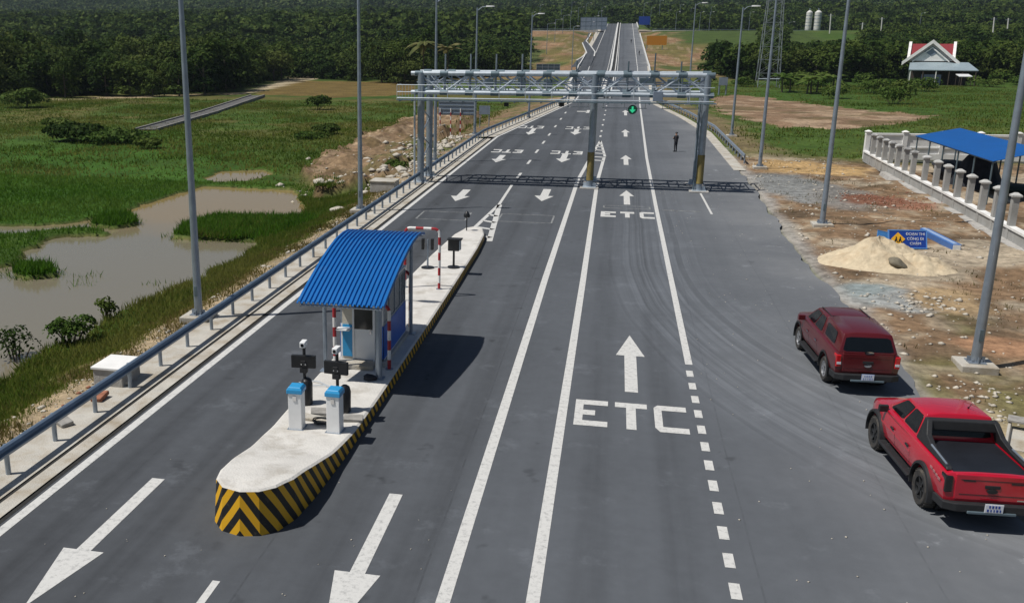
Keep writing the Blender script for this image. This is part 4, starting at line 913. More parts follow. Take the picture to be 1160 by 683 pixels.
# ------------------------------------------------------------------ pickups
def evaluated(o, mods):
    bpy.context.view_layer.update()
    me = bpy.data.meshes.new_from_object(o.evaluated_get(bpy.context.evaluated_depsgraph_get())); old = o.data; o.modifiers.clear(); o.data = me
    bpy.data.meshes.remove(old); return o
def pickup(name, label, loc, rz, paint, closed):
    P = paint; t = thing(name, label, 'pickup truck', loc, rz)
    S = .985 if closed else 1.0
    wb = .95 if closed else .97
    fa, ra = 1.62, -1.60; ax_z = .42; tr = .40 if closed else .43
    st = [(-2.70, .90*wb, .60, 1.22), (-2.66, .965*wb, .56, 1.27), (-2.3, .985*wb, .54, 1.28), (-1.2, 1.0*wb, .50, 1.285), (-.78, 1.0*wb, .48, 1.29), (0, 1.0*wb, .48, 1.285), (1.0, 1.0*wb, .48, 1.275), (1.42, .985*wb, .48, 1.26),
          (1.9, .965*wb, .48, 1.22), (2.25, .91*wb, .48, 1.16), (2.48, .80*wb, .50, 1.07), (2.56, .68*wb, .55, .92)]
    rings = []
    for y, w, zb, zt in st:
        half = [(w*.80, zb), (w*.955, zb+.10), (w*.985, zb+.28), (w, zb+.52*(zt-zb)), (w*.985, zb+.80*(zt-zb)), (w*.945, zt-.03), (w*.86, zt)]
        ring = [(x, y, z) for x, z in half]+[(w*.35, y, zt+.025), (-w*.35, y, zt+.025)]+[(-x, y, z) for x, z in half[::-1]]
        rings.append(ring)
    body = MB().loft(rings).build('body', P, t, smooth=True)
    cut = MB()
    for y in (fa, ra):
        for s_ in (-1, 1): cut.lathe([(tr+.095, s_*.60), (tr+.095, s_*1.2)], (0, y, ax_z+.03), 'x', 32)
    co = cut.build('cutter', 'trim', t)
    bo = body.modifiers.new('b', 'BOOLEAN'); bo.operation = 'DIFFERENCE'; bo.object = co; bo.solver = 'EXACT'
    evaluated(body, 1); bpy.data.objects.remove(co)
    if not closed:
        co = MB().box((0, -1.70, 1.43), (1.50, 1.78, .44)).build('cutter', 'trim', t); bo = body.modifiers.new('b', 'BOOLEAN'); bo.operation = 'DIFFERENCE'; bo.object = co; bo.solver = 'EXACT'
        evaluated(body, 1); bpy.data.objects.remove(co); pass
    body.data.materials.clear(); body.data.materials.append(M[P])
    for p in body.data.polygons: p.use_smooth = True; p.material_index = 0
    body.data.set_sharp_from_angle(angle=R(35))
    # inner arch liners and floor so that no light passes through
    mb = MB().box((0, 0, .50), (1.1, 5.0, .16))
    for y in (fa, ra): mb.tube([(-.9, y, ax_z), (.9, y, ax_z)], .06, 8)
    mb.build('chassis', 'trim', t)
    # greenhouse
    w0, w1 = .875*wb, .70*wb; zb, zt = 1.265, 1.84
    yb0, yb1, yt0, yt1 = -.80, 1.42, -.64, .50
    B = [Vector(p) for p in ((-w0, yb0, zb), (w0, yb0, zb), (w0*.97, yb1, zb-.01), (-w0*.97, yb1, zb-.01))]
    T = [Vector(p) for p in ((-w1, yt0, zt-.02), (w1, yt0, zt-.02), (w1*.98, yt1, zt-.03), (-w1*.98, yt1, zt-.03))]
    rr_ = []
    cab = MB(); mids = [(-w1*.5, yt0+.02, zt+.02), (w1*.5, yt0+.02, zt+.02), (w1*.5, yt1-.02, zt+.012), (-w1*.5, yt1-.02, zt+.012)]
    cab.add([tuple(p) for p in B]+[tuple(p) for p in T]+mids, [(3, 2, 1, 0), (0, 1, 5, 4), (1, 2, 6, 5), (2, 3, 7, 6), (3, 0, 4, 7), (8, 9, 10, 11), (4, 5, 9, 8), (5, 6, 10, 9), (6, 7, 11, 10), (7, 4, 8, 11)])
    cabo = cab.build('cab', P, t, smooth=True, bevel=.045, seg=3)
    def pane(a, b_, c_, d, u0, u1, v0, v1, nm, m_, par, th=.012, sk=0.):
        def q(u_, v_): return a.lerp(b_, u_).lerp(d.lerp(c_, u_), v_)
        pts = [q(u0, v0), q(u1, v0), q(u1-sk, v1), q(u0, v1)]
        # shrink corners for a rounded pane
        out = []
        for i in range(4):
            p, pr, nxt = pts[i], pts[i-1], pts[(i+1) % 4]; out += [p.lerp(pr, .10), p.lerp(nxt, .07)]
        return MB().slab(out, th).build(nm, m_, par)
    G = 'glass'
    pane(B[2], B[3], T[3], T[2], .06, .94, .06, .92, 'windscreen', G, t)
    pane(B[0], B[1], T[1], T[0], .08, .92, .18, .88, 'rear_window', G, t)
    for a, b_, c_, d in ((B[1], B[2], T[2], T[1]), ):
        pane(a, b_, c_, d, .08, .475, .10, .88, 'side_window', G, t); pane(a, b_, c_, d, .52, .92, .10, .88, 'side_window', G, t, sk=.04)
    a, b_, c_, d = B[3], B[0], T[0], T[3]
    pane(a, b_, c_, d, .08, .48, .10, .88, 'side_window', G, t); pane(a, b_, c_, d, .525, .92, .10, .88, 'side_window', G, t)
    # doors: seams and handles
    for s_ in (-1, 1):
        for y0, y1 in ((-.72, .26), (.29, 1.30)):
            dw = 1.0*wb
            pts = []
            for y, z in ((y0, .66), (y1, .66), (y1, 1.20), (y0, 1.20)):
                k = (z-.48)/.80; w = dw*np.interp(k, [.125, .35, .52, .8, 1.], [.955, .985, 1., .985, .93]); pts.append((s_*(w+.004), y, z))
            mid1 = (s_*(dw+.004), y1, .90); mid0 = (s_*(dw+.004), y0, .90)
            gp_ = [(s_*(abs(x)-.0022), (y0-.014 if abs(y-y0) < .01 else y1+.014), z+(.014 if z > 1.1 else (-.014 if z < .7 else 0))) for x, y, z in (pts[0], pts[1], mid1, pts[2], pts[3], mid0)]; gq = [(x-s_*.02, y, z) for x, y, z in gp_]
            MB().add(gp_+gq, [(0, 1, 2, 5), (5, 2, 3, 4), (6, 7, 8, 11)[::-1], (11, 8, 9, 10)[::-1]]+[(i, (i+1) % 6, 6+(i+1) % 6, 6+i) for i in range(6)]).build('door_gap', 'trim', t)
            vs = [pts[0], pts[1], mid1, pts[2], pts[3], mid0]; off = [(x-s_*.02, y, z) for x, y, z in vs]
            do = MB().add(vs+off, [(0, 1, 2, 5), (5, 2, 3, 4), (6, 7, 8, 11)[::-1], (11, 8, 9, 10)[::-1]]+[(i, (i+1) % 6, 6+(i+1) % 6, 6+i) for i in range(6)]).build('door', P, t)
            MB().box((s_*(dw+.015), y0+.16, 1.02), (.04, .17, .045)).build('handle', 'trim' if not closed else 'chrome', do, bevel=.01)
        MB().loft([[(s_*(.90+a), 1.12+b_, 1.27+z) for b_, z in ((-.05, -.08), (.07, -.06), (.05, .1), (-.06, .1))] for a in (.0, .10, .22)]).build('mirror', 'trim' if not closed else P, t, bevel=.02)
    # wheels
    for y in (fa, ra):
        for s_ in (-1, 1):
            x = s_*(.80 if closed else .86); wd = .25 if closed else .28
            pr = [(tr*.60, -wd/2+.02), (tr*.88, -wd/2), (tr*.97, -wd/2+.03), (tr, -wd/2+.07), (tr, wd/2-.07), (tr*.97, wd/2-.03), (tr*.88, wd/2), (tr*.64, wd/2-.02), (tr*.60, wd/2-.09), (tr*.60, -wd/2+.09), (tr*.60, -wd/2+.02)]
            wmb = MB(); wmb.loft([[(x+h_, y+r_*math.cos(2*math.pi*k/36), (ax_z if tr > .41 else tr)+r_*math.sin(2*math.pi*k/36)) for k in range(36)] for r_, h_ in pr], cap=False)
            if not closed:
                for k in range(30):
                    a = 2*math.pi*k/30
                    wmb.box((x, y+tr*math.cos(a), ax_z+tr*math.sin(a)), (wd*.8, .03, .03))
            zc_ = ax_z if tr > .41 else tr
            wo = wmb.build('wheel', 'rubber', t, smooth=True)
            rm = 'rim_silver' if closed else 'rim_dark'
            mb = MB().lathe([(tr*.62, -.09), (tr*.64, .085), (tr*.585, .09), (tr*.56, .03), (tr*.2, .0), (.001, .02), (.001, -.09)], (0, 0, 0), 'x', 30)
            for k in range(6):
                a = 2*math.pi*k/6; c_, s__ = math.cos(a), math.sin(a); p0 = Vector((.06, .05*c_, .05*s__)); p1 = Vector((.075, tr*.58*c_, tr*.58*s__)); w_ = Vector((0, -s__, c_))*.035
                mb.add([p0-w_, p0+w_, p1+w_*.8, p1-w_*.8, p0-w_-Vector((.05, 0, 0)), p0+w_-Vector((.05, 0, 0)), p1+w_*.8-Vector((.05, 0, 0)), p1-w_*.8-Vector((.05, 0, 0))], [(0, 1, 2, 3), (4, 7, 6, 5), (0, 4, 5, 1), (1, 5, 6, 2), (2, 6, 7, 3), (3, 7, 4, 0)])
            mb.lathe([(.001, .05), (.06, .05), (.06, .085), (.001, .09)], (0, 0, 0), 'x', 14)
            mb.build('rim', rm, wo, smooth=True, xf=Matrix.Translation((x+s_*(wd/2-.105), y, zc_)) @ Matrix.Rotation(0 if s_ > 0 else math.pi, 4, 'Z'))
            # flare
            rin, ro_ = tr+.09, tr+(.165 if not closed else .11); vs = []; K = 18
            for k in range(K+1):
                a = R(-14)+(math.pi+R(28))*k/K; ca, sa = math.cos(a), math.sin(a)
                x0_, x1_ = s_*(wb*1.0-.07), s_*(wb+(.055 if not closed else .012))
                vs.append([(x0_, y+rin*ca, ax_z+.03+rin*sa), (x1_, y+rin*ca, ax_z+.03+rin*sa), (x1_-s_*.01, y+(rin+.06)*ca, ax_z+.03+(rin+.06)*sa), (x0_, y+ro_*ca, ax_z+.03+ro_*sa)])
            MB().loft(vs).build('wheel_arch', 'trim', t, smooth=True)
            MB().lathe([(tr+.085, -.14), (tr+.085, .14)], (s_*(wb-.40), y, ax_z+.03), 'x', 28).build('arch_liner', 'trim', t)
    for s_ in (-1, 1):
        MB().box((s_*(wb-.005), .02, .44), (.20, 2.1, .07)).box((s_*(wb-.12), -.7, .47), (.2, .06, .06)).box((s_*(wb-.12), .75, .47), (.2, .06, .06)).build('side_step', 'trim', t, bevel=.025)
    # rear: tailgate, lamps, bumper, plate
    tg = MB().loft([[(x, y, z) for x, z in ((-.74*wb, .70), (.74*wb, .70), (.76*wb, 1.0), (.75*wb, 1.275), (-.75*wb, 1.275), (-.76*wb, 1.0))] for y in (-2.60, -2.722)]).build('tailgate', P, t, bevel=.02)
    MB().box((0, -2.728, 1.02), (.30, .02, .075)).build('handle', 'trim', tg, bevel=.008)
    MB().lathe([(.001, 0), (.055, 0), (.055, .02), (.001, .022)], (0, 0, 0), 'z', 20).build('oval_badge', 'chrome' if closed else 'trim', tg, xf=Matrix.Translation((0, -2.727, .93)) @ Matrix.Rotation(R(90), 4, 'X') @ Matrix.Diagonal((1.9, 1, 1, 1)))
    MB().box((0, -2.724, 1.16), (1.3*wb, .008, .012)).box((0, -2.724, .83), (1.3*wb, .008, .012)).build('crease', 'trim' if not closed else P, tg)
    if not closed:
        MB().box((-.06, -2.735, .945), (.05, .012, .03)).build('camera', 'chrome', tg)
        MB().box((-.46, -2.724, 1.14), (.24, .008, .028)).box((.48, -2.724, 1.12), (.26, .008, .035)).build('model_lettering', 'trim', tg); MB().box((.58, -2.724, .75), (.14, .008, .028)).build('small_badge', 'chrome', tg)
    for s_ in (-1, 1):
        lm = MB().loft([[(s_*a*wb, y, z) for a, z in ((.79, .86), (.95, .84), (.955, 1.22), (.80, 1.22))] for y in (-2.45, -2.728)])
        lo = lm.build('tail_light', 'tail_red' if closed else 'tail_dark', t, bevel=.025)
        if closed: MB().box((s_*.865*wb, -2.731, .97), (.12, .012, .07)).build('reversing_lamp', 'plate_white', lo)
    mb = MB().loft([[(x*wb, y, z) for x, y, z in ((-1.0, -2.28, z0), (-.96, -2.74, z0), (-.72, -2.85, z0), (.72, -2.85, z0), (.96, -2.74, z0), (1.0, -2.28, z0), (.7, -2.4, z0), (-.7, -2.4, z0))] for z0 in (.47, .55, .655)])
    bmp = mb.build('rear_bumper', 'trim', t, bevel=.02)
    MB().box((0, -2.86, .48), (.95, .05, .06)).build('step_bar', 'galv_dark', bmp, bevel=.015)
    pl = MB().box((0 if closed else .03, -2.872, .60), (.36, .014, .20)).build('licence_plate', 'plate_blue' if closed else 'plate_white', t)
    if closed: MB().box((0, -2.882, .60), (.34, .006, .18)).build('plate_field', 'plate_white', pl); tx = 'plate_blue'
    else: MB().box((.03, -2.882, .60), (.34, .006, .18)).build('plate_field', 'plate_white', pl); tx = 'sign_blue'
    rr_ = random.Random(3)
    for z, k, w_ in ((.645, 4, .045), (.56, 5, .042)):
        for i in range(k): MB().box((.03*(not closed)+(i-(k-1)/2)*.06, -2.887, z), (w_*rr_.uniform(.5, 1.), .006, .055)).build('plate_digit', tx, pl)
    # front
    MB().box((0, 2.54, .86), (1.1, .08, .30)).build('grille', 'trim', t, bevel=.02)
    for s_ in (-1, 1): MB().loft([[(s_*a, y, z) for a, y, z in ((.58, 2.50+dy_, .86), (.83, 2.28+dy_, .90), (.84, 2.26+dy_, 1.02), (.6, 2.48+dy_, 1.03))] for dy_ in (-.12, .045)]).build('headlight', 'chrome', t)
    MB().loft([[(x*wb, y, z) for x, y in ((-.98, 2.15), (-.86, 2.52), (-.5, 2.68), (.5, 2.68), (.86, 2.52), (.98, 2.15), (.5, 2.2), (-.5, 2.2))] for z in (.42, .66)]).build('front_bumper', 'trim', t, bevel=.03)
    if closed:
        # load-bed canopy
        cb = [Vector(p) for p in ((-w0, -2.64, 1.27), (w0, -2.64, 1.27), (w0, -.80, 1.27), (-w0, -.80, 1.27))]; ct = [Vector(p) for p in ((-w1*1.02, -2.42, 1.80), (w1*1.02, -2.42, 1.80), (w1*1.02, -.70, 1.85), (-w1*1.02, -.70, 1.85))]
        mid = [(-w1*.5, -2.40, 1.845), (w1*.5, -2.40, 1.845), (w1*.5, -.72, 1.895), (-w1*.5, -.72, 1.895)]
        MB().add([tuple(p) for p in cb]+[tuple(p) for p in ct]+mid, [(3, 2, 1, 0), (0, 1, 5, 4), (1, 2, 6, 5), (2, 3, 7, 6), (3, 0, 4, 7), (8, 9, 10, 11), (4, 5, 9, 8), (5, 6, 10, 9), (6, 7, 11, 10), (7, 4, 8, 11)]).build('canopy', P, t, smooth=True, bevel=.04, seg=3)
        pane(cb[0], cb[1], ct[1], ct[0], .06, .94, .10, .84, 'canopy_window', G, t, .016); pane(cb[1], cb[2], ct[2], ct[1], .30, .88, .16, .80, 'canopy_window', G, t, .014); pane(cb[3], cb[0], ct[0], ct[3], .12, .70, .16, .80, 'canopy_window', G, t, .014)
        MB().box((0, -2.69, 1.30), (1.5*wb, .04, .05)).build('canopy_sill', P, t, bevel=.012); MB().lathe([(.001, 0), (.05, 0), (.05, .02), (.001, .022)], (0, 0, 0), 'z', 20).build('canopy_badge', 'chrome', t, xf=Matrix.Translation((0, -2.712, 1.32)) @ Matrix.Rotation(R(90), 4, 'X') @ Matrix.Diagonal((2.6, .8, 1, 1)))
        for s_ in (-1, 1): MB().box((s_*w1*.86, -.2, 1.84), (.03, 1.3, .03)).build('roof_rail', 'trim', t, bevel=.01)
        MB().box((0, -.68, 1.862), (w1*1.7, .03, .02)).build('roof_gap', 'trim', t)
    else:
        MB().box((0, -1.70, 1.252), (1.48, 1.76, .05)).build('bed_cover', 'tonneau', t, bevel=.006)
        # sports bar: tall hoop behind the cab and sloping side sails
        for s_ in (-1, 1):
            pr = [(-.74, 1.30), (-.74, 1.80), (-.90, 1.78), (-1.15, 1.52), (-1.6, 1.40), (-2.50, 1.345), (-2.56, 1.29)]
            MB().loft([[(s_*(.83+dx_-.13*max(0, (z-1.3))/.5), y, z) for y, z in pr] for dx_ in (-.07, .05)]).build('sail_panel', 'trim', t, bevel=.018)
        MB().loft([[(x, y, z) for y, z in ((-.72, 1.52), (-.72, 1.80), (-.90, 1.79), (-.93, 1.55))] for x in (-.74, .74)]).build('sports_bar', 'trim', t, bevel=.03)
        for s_ in (-1, 1): MB().tube([(s_*.82, -1.5, 1.42), (s_*.84, -2.45, 1.375)], .022, 8).build('bed_rail', 'galv', t, smooth=True)
        for s_ in (-1, 1):
            mb = MB()
            for i, (a, b_) in enumerate(((0, .13), (.16, .28), (.31, .42), (.45, .58))): mb.box((s_*(wb*.985+.004), -1.98-a-.03, 1.10-.02*i), (.012, b_-a, .055))
            mb.build('side_decal', mat('silver_decal_%d' % (s_+1), (.40, .16, .17), .4), t)
        MB().box((.35, -.2, 1.865), (.03, .03, .06)).tube([(.35, -.2, 1.87), (.35, -.34, 2.02)], .008, 6).build('aerial', 'trim', t)
    return t
pickup('pickup_truck', 'bright red pickup with black bed cover and black sports bar, parked nearest', (7.78, 22.55, 0), R(4.0), 'bodyred', False).scale = (.98, .94, .97)
pickup('pickup_truck', 'dark red pickup with a windowed canopy over its load bed, parked ahead', (7.24, 30.5, 0), R(3.6), 'bodymaroon', True).scale = (.95, .95, .95)

# ------------------------------------------------------------------ person on the road
def person(loc, rz):
    t = thing('person', 'person in dark clothes standing on the asphalt beyond the gantry, arms raised to the chest', 'person', loc, rz)
    J = {'pel': (0, 0, .95), 'wst': (0, 0, 1.12), 'chs': (0, .01, 1.33), 'nck': (0, .0, 1.48), 'hd0': (0, .015, 1.56), 'hd1': (0, .03, 1.70)}
    V = []; E = []; Rr = []
    def add(p, r_, par=None): V.append(p); Rr.append(r_); (E.append((par, len(V)-1)) if par is not None else None); return len(V)-1
    pel = add(J['pel'], .145); w = add(J['wst'], .125, pel); c_ = add(J['chs'], .155, w); nk = add((0, 0, 1.47), .065, c_); h0 = add((0, .02, 1.56), .085, nk); h1 = add((0, .025, 1.66), .085, h0)
    for s_ in (-1, 1):
        hp = add((s_*.10, 0, .88), .105, pel); kn = add((s_*.12, .02+.03*s_, .49), .07, hp); an = add((s_*.13, -.02+.04*s_, .09), .05, kn); add((s_*.14, .12+.04*s_, .04), .042, an)
        sh = add((s_*.19, 0, 1.40), .065, c_); el = add((s_*.25, .03, 1.14), .048, sh); wr = add((s_*.13, .24, 1.20), .034, el); pm = add((s_*.08, .30, 1.22), .036, wr)
        for k in range(4): a = add((s_*(.075-.022*k+.03), .345, 1.235+.01*k), .011, pm); add((s_*(.05-.022*k+.03), .375-.006*k, 1.225+.01*k), .009, a)
        a = add((s_*.06, .30, 1.27), .011, pm); add((s_*.04, .335, 1.28), .009, a)
    me = bpy.data.meshes.new('body'); me.from_pydata(V, E, []); o = bpy.data.objects.new('body', me); COL.objects.link(o)
    sk = o.modifiers.new('s', 'SKIN'); sd = me.skin_vertices[0].data if me.skin_vertices else None
    if sd is None: me.attributes; 
    if not me.skin_vertices:
        bm = bmesh.new(); bm.from_mesh(me); bm.verts.layers.skin.verify(); bm.to_mesh(me); bm.free()
    sd = me.skin_vertices[0].data
    for i, r_ in enumerate(Rr): sd[i].radius = (r_, r_*.85 if r_ > .1 else r_)
    sd[0].use_root = True
    su = o.modifiers.new('u', 'SUBSURF'); su.levels = 1; su.render_levels = 1
    evaluated(o, 1); o.parent = t; o.data.materials.clear()
    for m_ in ('cloth', 'skin'): o.data.materials.append(M[m_])
    for p in o.data.polygons:
        p.use_smooth = True; z = p.center.z; y = p.center.y
        p.material_index = 1 if (z > 1.47 or (y > .22 and z > 1.1)) else 0
    lump(MB(), (0, -.005, 1.69), (.10, .115, .09), seed=2).build('hair', 'hair', t, smooth=True)
    mb = MB()
    for s_ in (-1, 1): mb.box((s_*.13, .045+.04*s_, .03), (.10, .27, .06))
    mb.build('shoes', 'black', t, bevel=.02)
    mb = MB().lathe([(.185, .90), (.18, 1.1), (.20, 1.3), (.15, 1.44), (.08, 1.47)], (0, 0, 0), 'z', 16); mb.build('shirt', mat('charcoal_shirt', (.035, .033, .038), .9), t, smooth=True, xf=Matrix.Diagonal((1.05, .78, 1, 1)))
    f = MB().box((0, .128, 1.625), (.03, .03, .05)).box((-.035, .115, 1.655), (.025, .012, .012)).box((.035, .115, 1.655), (.025, .012, .012)).box((0, .118, 1.575), (.05, .012, .012)); f.build('face', 'skin', t)
    return t
person((5.5, 90.3, 0), R(35))

# ------------------------------------------------------------------ right side: sand, sign, fence, shed
def heap(name, m_, cx, cy, rx, ry, h_, label, cat, seed=0, z0=None, tilt=0.):
    K, A = 34, 90; vs = []; fs = []
    for i in range(K+1):
        for k in range(A):
            a = 2*math.pi*k/A; rr_ = i/K; w = 1+.22*(vn(math.cos(a)*2+seed, math.sin(a)*2, 1.)-.5)
            x, y = cx+rx*rr_*w*math.cos(a), cy+ry*rr_*w*math.sin(a)
            z = h_*max(0, (1-rr_))**.92*(1+.1*math.sin(a*2+seed))+(float(fbm(x, y, .9, 51+seed))-.5)*.55*min(1, 4*(1-rr_)*rr_+.15)+(float(fbm(x, y, .3, 71+seed))-.5)*.16*min(1, 5*(1-rr_))
            vs.append((x, y, (float(hgt(x, y)) if z0 is None else z0)+z-.04*(i == K)-.02))
    for i in range(K):
        for k in range(A): fs.append((i*A+k, i*A+(k+1) % A, (i+1)*A+(k+1) % A, (i+1)*A+k))
    return tag(MB().add(vs, fs).build(name, m_, smooth='all'), label, cat)
heap('sand_pile', 'sand', 12.0, 46.2, 2.6, 2.2, 1.15, 'heap of pale yellow sand in front of the blue worksite sign', 'sand pile', 0)
heap('sand_pile', 'sand', 13.3, 45.3, 1.9, 1.4, .6, 'low ochre shoulder of sand right of the sand heap peak', 'sand pile', 3)
o = lump(MB(), (0, 0, .16), (.40, .26, .22), seed=8, n=3).build('cement_sack', 'sack', smooth=True); sx_, sy_ = g(1016, 303); o.location = (sx_-.25, sy_-.75, float(hgt(sx_, sy_))+.12); o.rotation_euler = (0, .35, -.4); tag(o, 'grey half empty sack slumped at the foot of the sand heap', 'sack')
# blue sign leaning back
sx_, sy_ = g(1028, 284)
t = thing('worksite_sign', 'blue worksite sign board with yellow diamond leaning behind the sand heap', 'sign', (sx_, sy_, .02), R(8))
TL = Matrix.Rotation(R(-20), 4, 'X')
SW, SH = 1.75, .86
MB().box((0, 0, SH/2+.1), (SW, .05, SH)).build('panel', 'sign_blue', t, xf=TL, bevel=.005)
mb = MB()
for z in (.1, SH+.1): mb.box((0, -.004, z), (SW+.06, .075, .05))
for x in (-SW/2, SW/2): mb.box((x, -.004, SH/2+.1), (.05, .072, SH+.05))
mb.build('frame', mat('light_blue_frame', (.10, .26, .60), .45), t, xf=TL)
MB().prism([(0, -.33), (.33, 0), (0, .33), (-.33, 0)], 0, .012).build('yellow_diamond', 'yellow', t, xf=TL @ Matrix.Translation((-.45, -.036, SH/2+.1)) @ Matrix.Rotation(R(90), 4, 'X'))
mb = MB()
for ox_ in (-.13, .11):
    mb.prism([(ox_-.04, .02), (ox_+.05, .05), (ox_+.07, -.06), (ox_+.12, -.2), (ox_+.06, -.2), (ox_+.02, -.08), (ox_-.05, -.2), (ox_-.11, -.2)], 0, .01)
    mb.lathe([(.001, 0), (.045, 0), (.045, .01), (.001, .01)], (ox_+.02, .10, 0), 'z', 12)
mb.build('worker_symbol', 'black', t, xf=TL @ Matrix.Translation((-.45, -.051, SH/2+.1)) @ Matrix.Rotation(R(90), 4, 'X') @ Matrix.Scale(.78, 4))
for i, s_ in enumerate(('ĐOẠN THI', 'CÔNG ĐI', 'CHẬM')):
    v = TL @ Vector((.36, -.032, SH*.80+.09-i*.23)); text_mesh(s_, .185, 'sign_text', 'plate_white', t, v, (R(90-20), 0, 0), .004, .98)
for x in (-.7, .7): MB().tube([(x, .05, .8), (x, .75, 0)], .03, 8).build('prop', 'galv', t, xf=TL)
o = MB().box((0, 0, .35), (.95, .05, .62)).box((0, -.005, .66), (.98, .06, .03)).build('sign_panel', mat('pale_blue_panel', (.06, .22, .52), .45)); x_, y_ = g(1003, 279); o.location = (x_, y_, .05); o.rotation_euler = (R(-25), R(12), R(10)); tag(o, 'small light blue panel lying at the left end of the worksite sign', 'panel')
# blue steel beam lying on the ground (box section with open end)
a, b_ = Vector((*g(1046, 266), .18)), Vector((*g(1083, 285), .18)); d = b_-a
t = thing('steel_beam', 'blue steel box beam lying on the dirt right of the worksite sign', 'beam', a, math.atan2(d.y, d.x))
Lb = d.length
MB().box((Lb/2, 0, .02), (Lb, .42, .30)).build('beam_body', mat('blue_beam_paint', (.05, .15, .42), .4), t, bevel=.02)
MB().box((Lb/2, -.05, .185), (Lb*.99, .16, .03)).build('top_flange', mat('light_beam_paint', (.34, .46, .66), .4), t); MB().box((Lb+.006, 0, .02), (.03, .34, .23)).build('end_plate', 'white', t)

# boundary fence: low wall, coping, piers with caps
fpts = [(20.9, 88.2), (20.65, 81.), (20.25, 64.), (19.75, 50.), (19.3, 36.)]
def fx(y): return float(np.interp(y, [36, 50, 64, 81, 88.2], [19.3, 19.75, 20.25, 20.65, 20.9]))
t = thing('boundary_fence', 'pale boundary fence of square capped piers on a low rendered wall, right side', 'fence', (fx(50), 50, 0)); ox, oy = fx(50), 50
fy = [34., 44.5, 88.2]
rg = [[(fx(y)-ox+a, y-oy, z) for a, z in ((-.12, -.2), (.12, -.2), (.12, .60), (-.12, .60))] for y in np.arange(36, 88.3, 2.9)]
MB().loft(rg).build('low_wall', 'greypost', t)
MB().loft([[(fx(y)-ox+a, y-oy, z) for a, z in ((-.19, .602), (.19, .602), (.19, .72), (-.19, .72))] for y in np.arange(36, 88.3, 2.9)]).build('coping', 'whitewall', t)
MB().loft([[(fx(y)-ox+a, y-oy, z) for a, z in ((-.62, -.3), (-.12, -.3), (-.12, .04), (-.5, .02))] for y in np.arange(36, 80.3, 2.9)]).build('footing_strip', 'concrete2', t)
caps = [81.2, 79.2, 77.1, 74.9, 72.8, 69.8, 67.2, 65.0, 62.6, 60.3, 58.0, 55.7, 53.2, 50.6, 48.2, 45.8, 43.4, 83.3, 85.5]
for y in caps:
    x = fx(y)
    p = MB().box((x-ox, y-oy, 1.08), (.31, .31, 2.2)).build('pier', 'greypost', t)
    MB().loft([[(x-ox+sx_*a, y-oy+sy_*a, z) for sx_, sy_ in ((-1, -1), (1, -1), (1, 1), (-1, 1))] for a, z in ((.17, 2.18), (.235, 2.20), (.235, 2.28), (.07, 2.40))]).build('cap', 'capstone' if y > 68 else 'capstone_pale', p)
# rear white wall
t = thing('white_wall', 'long white rendered wall with pilasters closing off the yard, behind the blue shed', 'wall', (20.9, 88.4, 0))
wd = Vector((math.cos(R(4)), math.sin(R(4)))); 
MB().box((21, 0, .9), (42, .18, 2.2)).build('wall_panel', 'whitewall', t); MB().box((21, 0, 2.08), (42.2, .34, .16)).build('coping', 'whitewall', t); MB().box((21, -.04, .25), (42.1, .34, .5)).build('plinth', 'whitewall', t); MB().box((21, -.03, 1.0), (42.1, .30, .10)).build('string_course', 'whitewall', t)
for i in range(15): 
    p = MB().box((.1+i*2.95, -.02, 1.1), (.36, .36, 2.25)).build('pilaster', 'whitewall', t); MB().loft([[(.1+i*2.95+sx_*a, -.02+sy_*a, z) for sx_, sy_ in ((-1, -1), (1, -1), (1, 1), (-1, 1))] for a, z in ((.22, 2.22), (.25, 2.3), (.05, 2.42))]).build('cap', 'whitewall', p)
t.rotation_euler = (0, 0, R(4))
# blue shed
A, Cc, Bq = g(1036.5, 154, 2.7), g(1125, 183, 2.7), g(1087, 146, 3.0)
e1 = Vector((Cc[0]-A[0], Cc[1]-A[1])); e2 = Vector((Bq[0]-A[0], Bq[1]-A[1]))
t = thing('blue_shed', 'open shed with a bright blue sheet roof inside the fenced yard', 'shed', (A[0], A[1], 0))
nr = 40; rg = []
for k in range(2):
    ring = []
    for i in range(nr*2+1):
        p = e1*(i/(nr*2))+e2*k*1.0; ring.append((p.x, p.y, 2.7+.35*k+(.025 if i % 2 else 0)))
    rg.append(ring+[(x, y, z-.03) for x, y, z in ring[::-1]])
MB().loft(rg).build('roof', 'blue_shed', t)
for k in (0, 1):
    for i in range(6):
        p = e1*(.02+.192*i)+e2*(.04+.92*k); MB().tube([(p.x, p.y, -.2), (p.x, p.y, 2.66+.3*k)], .055, 8).build('post', 'galv_dark', t, smooth=True)
MB().tube([(e2.x*.04, e2.y*.04, 2.62), (e1.x+e2.x*.04, e1.y+e2.y*.04, 2.62)], .05, 8).tube([(e2.x*.96, e2.y*.96, 2.92), (e1.x+e2.x*.96, e1.y+e2.y*.96, 2.92)], .05, 8).build('eave_beam', 'galv_dark', t, smooth=True)
